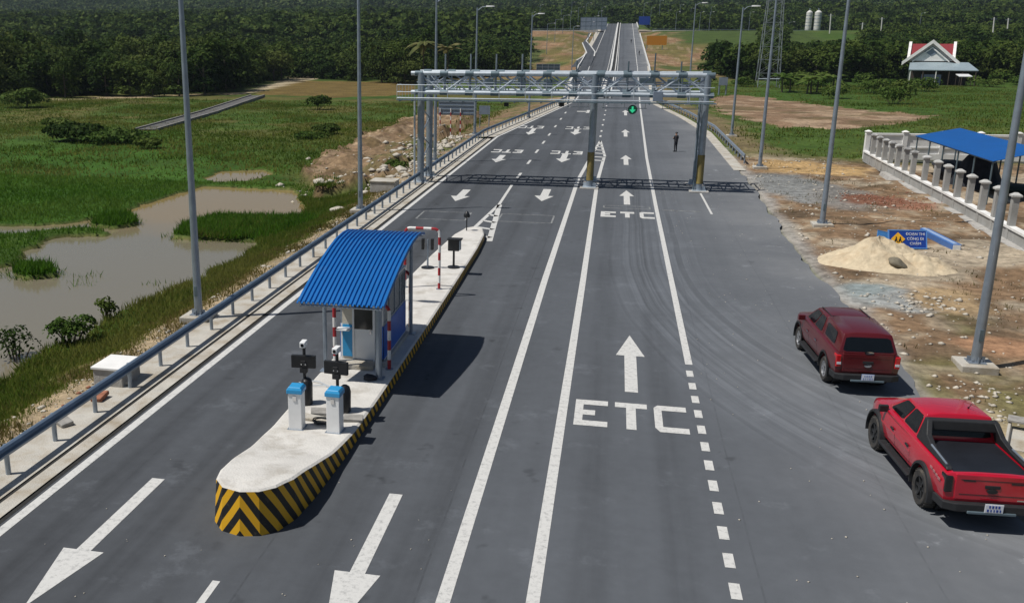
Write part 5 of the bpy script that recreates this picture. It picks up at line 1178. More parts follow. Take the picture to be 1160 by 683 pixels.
# black netting thrown over something, and sheet
mb = MB(); K = 30; rg = []
for z, rr_ in ((0, 1.5), (.5, 1.3), (1.1, 1.08), (1.7, .92), (2.1, .7), (2.25, .3), (2.28, .02)):
    rg.append([((rr_*(1+.11*math.sin(9*a)*(1-z/2.6)))*math.cos(a)*1.1, (rr_*(1+.09*math.sin(7*a+1)*(1-z/2.6)))*math.sin(a)*1.3, z) for a in [2*math.pi*k/K for k in range(K)]])
o = mb.loft(rg).build('tarpaulin', 'black_cloth', smooth=True); x_, y_ = g(1098, 212); o.location = (x_+.8, y_+1.2, -.1); tag(o, 'tall black netting draped over goods at the near end of the blue shed', 'tarpaulin')
o = lump(MB(), (0, 0, .35), (1.2, 4.6, .5), seed=5, n=3).build('tarpaulin', 'black_cloth', smooth=True); x_, y_ = g(1062, 196); o.location = (x_+1.4, y_+.6, -.1); tag(o, 'low black sheet spread along the ground under the blue shed', 'tarpaulin')
o = lump(MB(), (0, 0, .3), (2.3, 1.4, .38), seed=6, n=3).build('tarpaulin', mat('dark_green_net', (.015, .03, .022), .85), smooth=True); x_, y_ = g(1150, 218); o.location = (x_+.8, y_, -.1); tag(o, 'flat dark green sheet in the yard right of the black netting', 'tarpaulin')
# broken channel slab by the red pickup
t = thing('broken_culvert', 'broken pale concrete channel piece lying on rubble right of the bright red pickup', 'concrete piece', (*g(1153, 499), .0), R(-22))
MB().loft([[(a, y, z) for a, z in ((-.32, .0), (.32, .0), (.32, .3), (.24, .3), (.22, .1), (-.2, .1), (-.24, .32), (-.32, .32))] for y in (-1.0, .9)]).build('channel', 'concrete', t, bevel=.02); t.scale = (.85, .85, .7); MB().box((.1, .9, .42), (.9, .5, .10)).build('loose_slab', 'stone_grey', t, bevel=.02)

# ------------------------------------------------------------------ left verge objects
t = thing('junction_box', 'white topped concrete box behind the guard rail by the pond', 'junction box', (-13.98, 24.25, -.2)); MB().box((0, 0, .36), (.92, 1.1, .76)).build('box_body', 'concrete2', t, bevel=.02); MB().box((0, 0, .78), (1.0, 1.2, .08)).build('lid', 'whitewall', t, bevel=.015)
t = thing('junction_box', 'low grey concrete box on the verge left of the gantry leg', 'junction box', (-15.1, 63.2, -.2)); MB().box((0, 0, .35), (1.7, 1.5, .7)).build('box_body', 'concrete2', t, bevel=.02); MB().box((0, 0, .74), (1.8, 1.6, .08)).build('lid', 'concrete', t, bevel=.015)
def rock(x, y, r_, seed, m_='stone', flat_=.55):
    bm = bmesh.new(); bmesh.ops.create_icosphere(bm, subdivisions=1, radius=1); q = random.Random(seed)
    vs = [(v.co.x*r_*q.uniform(.7, 1.25), v.co.y*r_*q.uniform(.7, 1.25), v.co.z*r_*flat_*q.uniform(.7, 1.2)) for v in bm.verts]; fs = [tuple(v.index for v in f.verts) for f in bm.faces]; bm.free()
    return vs, fs
RK = [(284, 262, .55, 'large pale boulder on the verge between pond and guard rail'), (289, 205, .5, 'white boulder at the left foot of the brown spoil heap')]
for (px, py, r_, lb), (x, y) in zip(((382, 238, .65, 'large pale boulder at the left foot of the second lamp pole'), (362, 202, .55, 'white boulder on the left end of the brown spoil heap'), (453, 198, .7, 'long white stone block on the spoil heap just left of the gantry leg'), (447, 176, .5, 'pale boulder high on the brown spoil heap')), ((0, 0),)*4):
    X, Y = g(px, py, -.6); vs, fs = rock(0, 0, r_, int(px)); o = MB().add(vs, fs).build('boulder', 'stone', bevel=.04); o.location = (X, Y, float(hgt(X, Y))+.1); tag(o, lb, 'boulder', 'large stones on the left verge')
for i, (px, py, lb) in enumerate(((122, 458, 'broken red brick block below the guard rail'), (148, 440, 'flat white stone slab between guard rail and junction box'), (85, 487, 'grey slab tilted behind the guard rail posts'))):
    X, Y = g(px, py-4, 0); X = min(X, -13.55); o = MB().box((0, 0, 0), (.34, .5, .12)).build('stone_slab', ('brick', 'stone', 'stone_grey')[i], bevel=.03); o.location = (X-.15, Y, .12); o.rotation_euler = (.15, -.1, .5*i); tag(o, lb, 'stone slab')
# uncountable broken stone
def rubble(name, pts, m_):
    Vs, Fs, o_ = [], [], 0
    for (x, y, r_) in pts:
        bm_v = np.array([(0, 0, 1), (.9, 0, .25), (.28, .86, .25), (-.72, .53, .25), (-.72, -.53, .25), (.28, -.86, .25), (0, 0, -.6)])*rng.uniform(.6, 1.3, (7, 3))*r_*np.array((1, 1, .6))
        a = rng.uniform(0, 6.28); c_, s_ = math.cos(a), math.sin(a); bm_v = bm_v @ np.array(((c_, s_, 0), (-s_, c_, 0), (0, 0, 1)))
        Vs.append(bm_v+np.array((x, y, 0))); Fs.append(np.array([(0, 1, 2), (0, 2, 3), (0, 3, 4), (0, 4, 5), (0, 5, 1), (6, 2, 1), (6, 3, 2), (6, 4, 3), (6, 5, 4), (6, 1, 5)])+o_); o_ += 7
    V = np.concatenate(Vs); xy = np.array(pts); z = np.repeat(hgt(xy[:, 0], xy[:, 1]), 7); V[:, 2] += z
    o = np_mesh(name, V, np.concatenate(Fs), m_); tag(o, kind='stuff'); return o
pts = []
for _ in range(1500):
    y = rng.uniform(14, 100); x = -14.1-abs(rng.normal(0, 1.1)); pts.append((x, y, rng.choice([.03, .05, .09, .17], p=[.45, .35, .16, .04])))
for _ in range(900):
    y = rng.uniform(63, 105); x = -15-abs(rng.normal(0, 4)); pts.append((x, y, rng.choice([.07, .14, .26, .5], p=[.40, .34, .19, .07])))
rubble('rubble', pts, 'stone')
pts = []
for _ in range(1500):
    y = rng.uniform(16, 88); x = rng.uniform(9.3, 19.5); pts.append((x, y, rng.choice([.03, .06, .10, .17], p=[.45, .35, .16, .04])))
for _ in range(110):
    x0_, y0_ = g(1040, 345); pts.append((x0_+rng.normal(0, 1.1), y0_+rng.normal(0, 1.2), rng.choice([.03, .06, .13])))
for _ in range(110):
    x0_, y0_ = g(1130, 470); pts.append((x0_+rng.normal(0, .5), y0_+rng.normal(0, 1.6), rng.choice([.03, .06, .12])))
rubble('gravel', pts, 'stone')
pts = []
for _ in range(330):
    x0_, y0_ = g(1003, 226); pts.append((x0_+rng.normal(0, 1.3), y0_+rng.normal(0, 1.5), rng.choice([.03, .06, .10])))
for _ in range(60):
    x0_, y0_ = g(118, 452); pts.append((x0_-.3-abs(rng.normal(0, .3)), y0_+rng.normal(0, .5), rng.choice([.06, .1])))
rubble('brick_rubble', pts, 'brick')
pts = [(rng.uniform(3, 8.8), rng.uniform(14, 70), rng.uniform(.015, .035)) for _ in range(160)]+[(rng.uniform(-11, -3), rng.uniform(13, 20), rng.uniform(.012, .025)) for _ in range(30)]
Vo = rubble('road_grit', pts, 'stone')
co_ = np.empty(len(Vo.data.vertices)*3, np.float32); Vo.data.vertices.foreach_get('co', co_); co_ = co_.reshape(-1, 3); co_[:, 2] += .255; Vo.data.vertices.foreach_set('co', co_.ravel())

# ------------------------------------------------------------------ signs and far structures
t = thing('road_sign', 'wide bare sign back on red and white posts left of the gantry', 'sign', (-16.95, 104, -1.5))
x0_, _, z1_ = atY(497, 113, 104); x1_, _, z0_ = atY(537, 131, 104)
MB().box(((x0_+x1_)/2+16.95, 0, (z0_+z1_)/2+1.5), (x1_-x0_, .08, z1_-z0_)).build('panel', 'sign_back', t)
mb = MB()
for k in range(4): mb.box(((x0_+x1_)/2+16.95, -.07, z0_+1.5+(z1_-z0_)*(k+.5)/4), (x1_-x0_, .06, .08))
mb.build('stiffener', 'galv', t)
for px in (499, 511, 522):
    xx = atY(px, 130, 104)[0]+16.95
    for nm, m_, par in (('red_band', 'red_paint', 0), ('white_band', 'white_paint', 1)):
        for k in range(10):
            if k % 2 == par: MB().tube([(xx, -.15, -.1+k*.42), (xx, -.15, -.1+(k+1)*.42)], .06, 8).build(nm, m_, t, smooth=True)
    MB().box((xx, -.15, -.1), (.7, .7, .3)).build('footing', 'concrete', t)
t = thing('road_sign', 'small bare square sign back beside the left guard rail beyond the gantry', 'sign', (-14.6, 112, -1.2))
x0_, _, z1_ = atY(543, 120, 112); x1_, _, z0_ = atY(555, 130, 112); MB().box(((x0_+x1_)/2+14.6, 0, (z0_+z1_)/2+1.2), (x1_-x0_, .06, z1_-z0_)).build('panel', 'sign_back', t)
for xx in (x0_+14.7, x1_+14.5): MB().tube([(xx, .05, 0), (xx, .05, z1_+1.2)], .05, 8).build('post', 'galv', t)
def far_sign(label, pa, pb, Y, m_, posts, grid=(0, 0), frame=None, zfoot=None):
    a = atY(*pa, Y); b_ = atY(*pb, Y); xm = (a[0]+b_[0])/2; zf = float(hgt(xm, Y)) if zfoot is None else zfoot
    t = thing('road_sign', label, 'sign', (xm, Y, zf)); w, h_ = b_[0]-a[0], a[2]-b_[2]
    MB().box((0, 0, (a[2]+b_[2])/2-zf), (w, .25, h_)).build('panel', m_, t)
    mb = MB()
    for k in range(grid[0]+1 if grid[0] else 0): mb.box((-w/2+w*k/grid[0], -.16, (a[2]+b_[2])/2-zf), (.14, .12, h_))
    for k in range(grid[1]+1 if grid[1] else 0): mb.box((0, -.15, b_[2]-zf+h_*k/grid[1]), (w, .11, .14))
    if mb.v: mb.build('frame', frame or 'galv', t)
    for p in posts: MB().tube([(p*w, .25, 0), (p*w, .25, a[2]-zf)], .16, 8).build('post', 'galv', t, smooth=True)
    return t
far_sign('dark teal sign back before the bare slope left of the far road', (608, 73), (634, 83), 330, 'sign_teal', (-.35, .35), (4, 3))
far_sign('wide grey sign panel above the crossing road left of the far crest', (658, 20), (687, 34.5), 575, 'sign_back', (-.45, .45), (5, 3), 'galv_dark')
far_sign('orange road sign on the right of the far rising road', (733, 41), (755, 51.5), 430, 'orange', (-.47, .3), (0, 0))
far_sign('dark blue road sign beyond the right side of the far crest', (724, 19), (736, 28.5), 600, 'sign_blue', (-.2, .2), (0, 0))
far_sign('small pale sign back in the grass right of the gantry end', (815, 88), (824, 97), 190, 'sign_back', (-.4, .4), (0, 0))
# crossing-road barriers
for xa, xb, lb in ((-118, -12, 'long grey barrier along the crossing road left of the far road'), (17, 150, 'long grey barrier along the crossing road right of the far road, above the trees')):
    z0_, z1_ = (zc, zc) if xa < 0 else (zc-.1, zc-1.55)
    t = thing('roadside_barrier', lb, 'barrier', (xa, 552.5, z0_)); L_ = xb-xa; dz = z1_-z0_
    MB().loft([[(x, a, dz*x/L_+z) for a, z in ((-.3, -.6), (.3, -.6), (.25, .55), (-.25, .55))] for x in (0, L_)]).build('barrier_wall', 'parapet' if xa > 0 else 'concrete2', t)
    mb = MB().tube([(0, 0, 1.15), (L_, 0, dz+1.15)], .09, 6)
    for i in range(int(L_/4)): mb.tube([(i*4, 0, dz*i*4/L_+.5), (i*4, 0, dz*i*4/L_+1.15)], .07, 6)
    mb.build('handrail', 'galv_dark', t)
# motorbikes and small figures: a dark motor scooter on the far road
def scooter(label, px, py, Y):
    x, _, z = atY(px, py, Y); z = float(zr(Y))
    t = thing('motorbike', label, 'motorbike', (x, Y, z))
    for y in (-.62, .62): MB().lathe([(.16, -.06), (.29, -.06), (.29, .06), (.16, .06)], (0, y, .29), 'x', 16).build('wheel', 'rubber', t)
    MB().loft([[(-w, y, z0), (w, y, z0), (w*.8, y, z1), (-w*.8, y, z1)] for y, w, z0, z1 in ((-.8, .1, .5, .75), (-.3, .17, .35, .8), (.2, .12, .3, .5), (.5, .16, .35, .95), (.62, .1, .6, 1.0))]).build('body', 'black', t); MB().tube([(-.33, .45, 1.05), (.33, .45, 1.05)], .03, 6).build('handlebar', 'trim', t)
    lump(MB(), (0, -.15, 1.2), (.22, .2, .42), seed=4).build('rider_jacket', 'cloth', t, smooth=True); lump(MB(), (0, -.1, 1.72), (.14, .15, .15), seed=1).build('rider_helmet', 'black', t, smooth=True)
    return t
scooter('tiny dark motorbike riding up the right lane of the far road', 715, 48, 470); scooter('tiny dark motorbike at the right edge of the far road below the orange sign', 724, 62, 405)
# lattice pylon
t = thing('lattice_pylon', 'tall grey lattice pylon standing in the bushes on the right', 'pylon', (31.9, 225, -.3)); PH = 38.; w0 = 2.25; w1 = .7
def pw(z): return w0+(w1-w0)*z/PH
for sx_ in (-1, 1):
    for sy_ in (-1, 1): MB().tube([(sx_*w0, sy_*w0, 0), (sx_*w1, sy_*w1, PH)], .085, 6).build('leg', 'pylon', t)
zs = [0]
while zs[-1] < PH-2: zs.append(zs[-1]+pw(zs[-1])*1.35)
mb = MB()
for a, b_ in zip(zs[:-1], zs[1:]):
    p, q = pw(a), pw(b_)
    for k in range(4):
        c_ = [(1, 1), (-1, 1), (-1, -1), (1, -1)]; s0, s1 = c_[k], c_[(k+1) % 4]
        mb.tube([(s0[0]*p, s0[1]*p, a), (s1[0]*q, s1[1]*q, b_)], .024, 5); mb.tube([(s1[0]*p, s1[1]*p, a), (s0[0]*q, s0[1]*q, b_)], .024, 5); mb.tube([(s0[0]*p, s0[1]*p, a), (s1[0]*p, s1[1]*p, a)], .024, 5)
mb.build('lattice', 'pylon', t)
mb = MB().tube([(-2.2, -2.2, 1.9), (2.2, -2.2, 1.9)], .12, 6).build('tie_bar', 'galv_light', t)
# silos
for px0, px1, lb in ((911, 918, 'left one of two pale cylindrical silos standing above the trees'), (920.5, 928.5, 'right one of two pale cylindrical silos standing above the trees')):
    a = atY(px0, 39.5, 640); b_ = atY(px1, 39.5, 640); r_ = (b_[0]-a[0])/2; xm = (a[0]+b_[0])/2; zf = a[2]-1; ztp = atY(px0, 14.5, 640)[2]
    t = thing('silo', lb, 'silo', (xm, 640, zf), 0, 'pair of pale silos'); h_ = ztp-zf
    mb = MB().lathe([(r_, 0), (r_, h_), (r_*.3, h_+1.2), (.01, h_+1.25)], (0, 0, 0), 'z', 24); mb.build('drum', 'silo', t, smooth=True)
    mb = MB()
    for k in range(1, 7): mb.lathe([(r_*1.001, h_*k/7), (r_*1.02, h_*k/7+.05), (r_*1.02, h_*k/7+.3), (r_*1.001, h_*k/7+.35)], (0, 0, 0), 'z', 24)
    mb.build('hoop_band', 'galv', t, smooth=True); MB().tube([(0, 0, h_+1), (0, 0, h_+2.4)], .35, 8).build('vent', 'galv', t)
a = atY(899, 41, 636); t = thing('work_hut', 'low pale hut at the foot of the two silos', 'hut', (a[0], 636, a[2]-.6)); MB().box((0, 0, 1.2), (8, 4, 2.6)).build('wall', 'silo', t); MB().add([(-4.4, -2.3, 2.5), (4.4, -2.3, 2.5), (4.4, 2.3, 2.5), (-4.4, 2.3, 2.5), (-4.4, 0, 3.7), (4.4, 0, 3.7)], [(0, 1, 5, 4), (2, 3, 4, 5), (0, 4, 3), (1, 2, 5), (0, 3, 2, 1)]).build('roof', 'awning', t)
# house
HX, HY = 70.4, 252.; hz = float(hgt(HX, HY))
t = thing('house', 'white house with steep red gabled roofs and a grey awning, right among the trees', 'house', (HX, HY, -.3)); zg = lambda y: 9.8+.3+(45-y)/1120*HY
hxp = lambda p: (atY(p, 65, HY)[0]-HX)*1.03
lx0, lx1 = hxp(1030.5), hxp(1078.5); gxm = hxp(1054.5); t.rotation_euler = (0, 0, R(-15.5))
ridge, eave = zg(49.5), zg(66)
MB().box(((lx0+lx1)/2, 5, (eave)/2), (lx1-lx0-.8, 9, eave)).build('wall', 'whitewall', t)
# main roof: ridge running across, red slopes facing the camera
mb = MB(); 
mb.add([(lx0, -.4, eave-.3), (lx1, -.4, eave-.3), (lx1, 5, ridge), (lx0, 5, ridge), (lx1, 10.4, eave-.3), (lx0, 10.4, eave-.3)], [(0, 1, 2, 3), (3, 2, 4, 5)]); 
rf = mb.build('roof', 'house_red', t); sol = 1
for x in (lx0, lx1): MB().loft([[(x+dx_, y, z) for y, z in ((-.7, eave-.5), (-.5, eave+.2), (5, ridge+.5), (5, ridge-.1))] for dx_ in (-.3, .3)]).build('bargeboard', 'whitewall', rf)
# front gable
gp0 = zg(47.5); gw = 5.0
mb = MB().add([(gxm-gw, -3, eave-.1), (gxm+gw, -3, eave-.1), (gxm, -3, gp0-.3), (gxm-gw, 3, eave-.1), (gxm+gw, 3, eave-.1), (gxm, 5, gp0-.3)], [(0, 1, 2), (0, 2, 5, 3), (1, 4, 5, 2), (3, 5, 4)]); ga = mb.build('gable_wall', 'whitewall', t)
for s_ in (-1, 1):
    MB().loft([[(gxm+s_*(gw+.7)*k, y, (gp0)-(gp0-eave+.8)*k+dz) for y, dz in ((-3.5, -.3), (-3.5, .3), (5, .3), (5, -.3))] for k in (0, 1)]).build('gable_roof', 'house_red', ga)
    MB().loft([[(gxm+s_*(gw+.9)*k, y, (gp0+.15)-(gp0-eave+.8)*k+dz) for y, dz in ((-3.75, -.45), (-3.75, .4), (-3.52, .4), (-3.52, -.45))] for k in (0, 1)]).build('bargeboard', 'whitewall', ga)
MB().add([(gxm-1.6, -3.06, zg(57)), (gxm, -3.06, zg(61.5)), (gxm+1.6, -3.06, zg(57)), (gxm, -3.06, zg(51.5))], [(0, 1, 2, 3)]).build('gable_window', 'sign_back', ga)
for s_ in (-1, 1): MB().loft([[(gxm+s_*(1.9+1.9*k), y, zg(60)-(zg(60)-zg(67))*k+dz) for y, dz in ((-3.3, -.2), (-3.3, .15), (-3.05, .15), (-3.05, -.2))] for k in (-1, 1)]).build('gable_moulding', 'whitewall', ga)
ax0, ax1 = hxp(1033), hxp(1104.5)
MB().add([(ax0, -8, zg(74.5)), (ax1, -8, zg(74.5)), (ax1-2, -3, zg(67.5)), (ax0, -3, zg(67.5)), (ax0, -8, zg(75.3)), (ax1, -8, zg(75.3)), (ax1-2, -3, zg(68.3)), (ax0, -3, zg(68.3))], [(0, 1, 2, 3), (7, 6, 5, 4), (0, 4, 5, 1), (1, 5, 6, 2), (2, 6, 7, 3), (3, 7, 4, 0)]).build('awning', 'awning', t)
for i in range(6):
    x = ax0+.4+(ax1-ax0-.8)*i/5; MB().tube([(x, -7.8, 0), (x, -7.8, zg(75))], .12, 8).build('awning_post', 'whitewall' if i in (0, 2) else 'brown', t)
MB().box(((lx0+lx1)/2+2, -3.2, 1.6), (lx1-lx0+2, .2, 3.2)).build('dark_porch_wall', 'brown', t); MB().box((gxm+.5, -7.7, 1.2), (4., .1, 2.4)).build('gate', mat('dark_blue_gate', (.03, .05, .08), .6), t)
# white roofed stall, satellite-like white hut
a = atY(893, 88, 250); a = atY(1092, 86.5, 240); t = thing('market_stall', 'small stall with a white roof in the bushes right of the house', 'stall', (a[0], 240, -.3)); zz = a[2]+.3
MB().loft([[(x, y, zz+dz) for y, dz in ((-1.4, -.15), (1.4, .25), (1.4, .4), (-1.4, 0))] for x in (-1.3, 1.3)]).build('roof', 'white', t)
for sx_ in (-1, 1):
    for sy_ in (-1, 1): MB().tube([(sx_*1.15, sy_*1.2, 0), (sx_*1.15, sy_*1.2, zz-.05)], .06, 6).build('post', 'brown', t)
# utility poles on the far slopes
for px, pyb, pyt, Y, lb in ((1125, 42, 20, 470, 'leaning pale utility pole on the slope right of the house, the nearer of two'), (1141, 42, 21, 480, 'pale utility pole at the far right, beyond the leaning one'), (998, 41, 20, 500, 'pale utility pole between the silos and the house'), (976, 42, 26, 500, 'short pale utility pole just right of the tall leaning lamp pole'), (940, 40, 16, 500, 'pale utility pole right of the two silos')):
    a = atY(px, pyb, Y); b_ = atY(px+1.5, pyt, Y); t = thing('utility_pole', lb, 'utility pole', (a[0], Y, a[2]-4), 0, 'utility poles on the slope'); MB().tube([(0, 0, 0), (b_[0]-a[0], 0, b_[2]-a[2]+4)], .28, 8).build('pole', 'silo', t, smooth=True); MB().box((b_[0]-a[0], 0, b_[2]-a[2]+3.3), (2.4, .2, .2)).build('crossarm', 'galv', t)
for px, py, w, Y, lb in ((62, 37, 4.5, 560, 'small pale roofed shed half hidden in the wooded slope at the far left'), (1120, 45, 14, 470, 'long low pale shed on the slope behind the house'), ):
    a = atY(px, py, Y); t = thing('shed', lb, 'shed', (a[0], Y, a[2]-3)); MB().box((0, 0, 1.3), (w, 4, 3.4)).build('wall', 'silo', t); MB().box((0, 0, 3.1), (w+.6, 4.8, .25)).build('roof', 'white', t)
# concrete field channel on the left
a, b_, c_ = Vector((*g(166, 148, -1.2), -1.3)), Vector((*g(236, 128, -1.2), -1.3)), Vector((*g(292, 109, -1.2), -1.3))
t = thing('field_channel', 'long grey concrete irrigation channel crossing the left field', 'channel', a)
mb = MB()
for p, q in ((a, b_), (b_, c_)):
    d = (q-p).normalized(); s_ = Vector((-d.y, d.x, 0)); 
    for k in (-1, 1): mb.loft([[tuple(P_-a+s_*(k*1.35+o_)+Vector((0, 0, z))) for o_, z in ((-.12, -.3), (.12, -.3), (.12, .40), (-.12, .40))] for P_ in (p, q)])
mb.build('side_wall', 'channel_grey', t)
mb = MB()
for p, q in ((a, b_), (b_, c_)):
    d = (q-p).normalized(); s_ = Vector((-d.y, d.x, 0)); mb.add([tuple(P_-a+s_*k*1.25+Vector((0, 0, .22))) for P_, k in ((p, -1), (p, 1), (q, 1), (q, -1))], [(0, 1, 2, 3)])
mb.build('channel_bed', 'channel_dark', t, recalc=False)

# ------------------------------------------------------------------ vegetation
def leaf_cloud(n_, centres, size, flat_=.9, seed=0):
    q = np.random.default_rng(seed); centres = np.array(centres); k = q.integers(0, len(centres), n_) if len(centres) > 1 else np.zeros(n_, int)
    c_ = centres[k]; d = q.normal(size=(n_, 3)); d /= np.linalg.norm(d, axis=1)[:, None]; d[:, 2] = np.where(d[:, 2] < -.35, -d[:, 2], d[:, 2])
    r_ = q.uniform(.72, 1.06, n_)**.8
    P = c_[:, :3]+d*r_[:, None]*c_[:, 3:6]
    nrm = d+q.normal(size=(n_, 3))*.55; nrm[:, 2] += .35; nrm /= np.linalg.norm(nrm, axis=1)[:, None]
    u_ = np.cross(nrm, q.normal(size=(n_, 3))); u_ /= np.linalg.norm(u_, axis=1)[:, None]; v_ = np.cross(nrm, u_)
    s_ = size*q.uniform(.6, 1.35, n_)[:, None]
    quad = np.stack([P-u_*s_, P+v_*s_*.62, P+u_*s_*1.05, P-v_*s_*.62], 1)
    return quad.reshape(-1, 3), np.arange(n_*4).reshape(-1, 4)
def crown_centres(q, h_, rx, lobes):
    cs = [(0, 0, h_*.62, rx*.75, rx*.75, h_*.30)]
    for i in range(3):
        a = q.uniform(0, 6.28); cs.append((rx*.55*math.cos(a), rx*.55*math.sin(a), h_*.17, rx*.5, rx*.5, h_*.16))
    for i in range(lobes):
        a = q.uniform(0, 6.28); rr_ = rx*q.uniform(.35, .72); z = h_*q.uniform(.24, .86); s_ = q.uniform(.34, .58)
        cs.append((rr_*math.cos(a), rr_*math.sin(a), z, rx*s_, rx*s_, h_*s_*.36))
    return cs
def make_tree(name, label, cat, group, h_, rx, lobes, nleaf, lsize, m_, seed):
    q = random.Random(seed); t = thing(name, label, cat, (0, 0, 0), 0, group)
    mb = MB().tube([(0, 0, -.4), (.05*h_*q.uniform(-1, 1)*.3, 0, h_*.3), (.1, .1, h_*.62)], [h_*.024, h_*.018, h_*.009], 7)
    cs = crown_centres(q, h_, rx, lobes)
    for c_ in cs[1:5]: mb.tube([(0, 0, h_*.3), (c_[0]*.5, c_[1]*.5, h_*.3+(c_[2]-h_*.3)*.6), (c_[0], c_[1], c_[2])], [h_*.012, h_*.008, h_*.004], 5)
    mb.build('trunk', 'bark', t, smooth=True)
    V, Fc = leaf_cloud(nleaf, cs, lsize, seed=seed); np_mesh('crown', V, Fc, m_, t)
    return t
GL = 'dense broadleaf trees of the wood'
LB = {'L': 'dark green broadleaf tree in the dense wood beyond the left field', 'R': 'dark green broadleaf tree in the wood on the right, behind the grass'}
protos = [make_tree('broadleaf_tree', LB['L'], 'tree', GL+' on the left', h_, rx, lb, nl, ls, 'leaf' if sd in (1, 3, 4) else 'leaf_olive', sd) for h_, rx, lb, nl, ls, sd in ((8., 3.7, 9, 1500, .30, 1), (7., 4.2, 10, 1600, .30, 2), (9.5, 4.0, 11, 1700, .32, 3), (6.2, 3.4, 8, 1300, .28, 4), (8.6, 4.6, 12, 1800, .33, 5))]
def front_left(px): return np.interp(px, [-200, 0, 100, 230, 285, 335, 400, 455, 590], [119, 113.5, 111, 108.5, 99, 88.5, 92, 96, 84])
def cand(n_, ylo, yhi, seed):
    q = np.random.default_rng(seed); Y = np.sqrt(q.uniform(ylo**2, yhi**2, n_)); PX = q.uniform(-150, 1230, n_); return (PX-702)/1120*Y, Y
def allowed(X, Y):
    Z = hgt(X, Y); px, py = px_of(X, Y, Z)
    lft = (px < 588+np.minimum(0, (Y-300)*.0)) & (py < front_left(px)) & (X < -26) & ~((Y > 540) & (Y < 585) & (X > -130))
    fr = np.interp(px, [800, 830, 870, 960, 1030, 1110, 1160, 1200], [88, 90, 92, 93, 93, 92, 95, 97])
    rgt = (px > 806+np.interp(Y, [230, 330], [18, 0])) & (py < fr) & (X > 18) & (Y > 200) & ~((np.abs(X-HX-2) < 9) & (np.abs(Y-HY) < 16)) & ~((Y > 540) & (Y < 580) & (X < 200))
    rgt &= ~((px > 1025) & (px < 1110) & (Y < 250))
    rgt &= ~((px < 985) & (Y > 345) & (Y < 585)) & ~((px >= 985) & (Y > 420) & (Y < 585))
    rgt &= ~((Y > 580) & (Y < 650) & (px > 870) & (px < 955))
    mid_ = (Y > 585) & (np.abs(X) < 150) & ((X < -16) | (X > 20) | (Y > 720))
    mid_ &= ~((Y < 650) & (px > 870) & (px < 955))
    return (lft & ((Y < 540) | (Y > 585))) | rgt | mid_, px, py, Z
def poisson(X, Y, dmin):
    keep = []; cell = {}; 
    for i in range(len(X)):
        d = dmin[i]; c_ = (int(X[i]//8), int(Y[i]//8)); ok = True
        for a in (-1, 0, 1):
            for b_ in (-1, 0, 1):
                for j in cell.get((c_[0]+a, c_[1]+b_), ()):
                    if (X[i]-X[j])**2+(Y[i]-Y[j])**2 < d*d: ok = False; break
                if not ok: break
            if not ok: break
        if ok: keep.append(i); cell.setdefault(c_, []).append(i)
    return np.array(keep)
X, Y = cand(52000, 150, 900, 5); ok, px, py, Z = allowed(X, Y); X, Y, Z, px = X[ok], Y[ok], Z[ok], px[ok]
o_ = np.argsort(Y+np.random.default_rng(1).uniform(0, 40, len(Y))); X, Y, Z, px = X[o_], Y[o_], Z[o_], px[o_]
kp = poisson(X, Y, np.interp(Y, [150, 300, 500, 900], [3.6, 4.0, 5.6, 7.6])); X, Y, Z, px = X[kp], Y[kp], Z[kp], px[kp]
o_ = np.argsort(Y); X, Y, Z, px = X[o_], Y[o_], Z[o_], px[o_]
# the nearest 300 are trees of their own, the rest of the wood one mass
used = [False]*5; q = random.Random(9)
for i in range(min(296, len(X))):
    k = q.randrange(5); side = 'L' if X[i] < 0 else 'R'
    if used[k]: t = copy_tree(protos[k])
    else: t = protos[k]; used[k] = True
    t.location = (X[i], Y[i], Z[i]-.3); s_ = q.choice((.72, .85, .95, 1.05, 1.2, 1.42))*q.uniform(.93, 1.07); s_ = 9.7*q.uniform(.85, 1.12)/(8., 7., 9.5, 6.2, 8.6)[k] if side == 'R' else s_*1.0; t.scale = (s_*q.uniform(.9, 1.1), s_*q.uniform(.9, 1.1), s_); t.rotation_euler = (0, 0, q.uniform(0, 6.28))
    t['label'] = LB[side]; t['group'] = GL+(' on the left' if side == 'L' else ' on the right')
for k in range(5):
    if not used[k]:
        for ch in list(protos[k].children): bpy.data.objects.remove(ch)
        bpy.data.objects.remove(protos[k])
def forest(name, X, Y, Z, h_, rx, nleaf, lsize, m_, seed, core=True):
    """a far wood: crowns made of leaf clumps, all in one mesh"""
    q = np.random.default_rng(seed); kinds = []
    for s_ in range(6):
        qq = random.Random(seed*10+s_); V, Fc = leaf_cloud(nleaf, crown_centres(qq, h_, rx, 6), lsize, seed=seed*7+s_); kinds.append((V, Fc))
    VV, FF, o_ = [], [], 0
    for i in range(len(X)):
        V, Fc = kinds[q.integers(6)]; a = q.uniform(0, 6.28); c_, s_ = math.cos(a), math.sin(a); k = q.uniform(.62, 1.42)
        W_ = V*k; W2 = np.stack([W_[:, 0]*c_-W_[:, 1]*s_, W_[:, 0]*s_+W_[:, 1]*c_, W_[:, 2]], 1)+np.array((X[i], Y[i], Z[i]-.5)); VV.append(W2); FF.append(Fc+o_); o_ += len(V)
    o = np_mesh(name, np.concatenate(VV), np.concatenate(FF), m_); return tag(o, kind='stuff')
j = slice(296, None); XX, YY_, ZZ = X[j], Y[j], Z[j]
nr_ = YY_ < 420
sp_ = np.random.default_rng(4).uniform(0, 1, len(XX)) < .3
forest('wood', XX[nr_ & ~sp_], YY_[nr_ & ~sp_], ZZ[nr_ & ~sp_], 8.2, 4.0, 420, .52, 'leaf', 3)
forest('wood', XX[nr_ & sp_], YY_[nr_ & sp_], ZZ[nr_ & sp_], 7.6, 3.6, 420, .50, 'leaf_olive', 6)
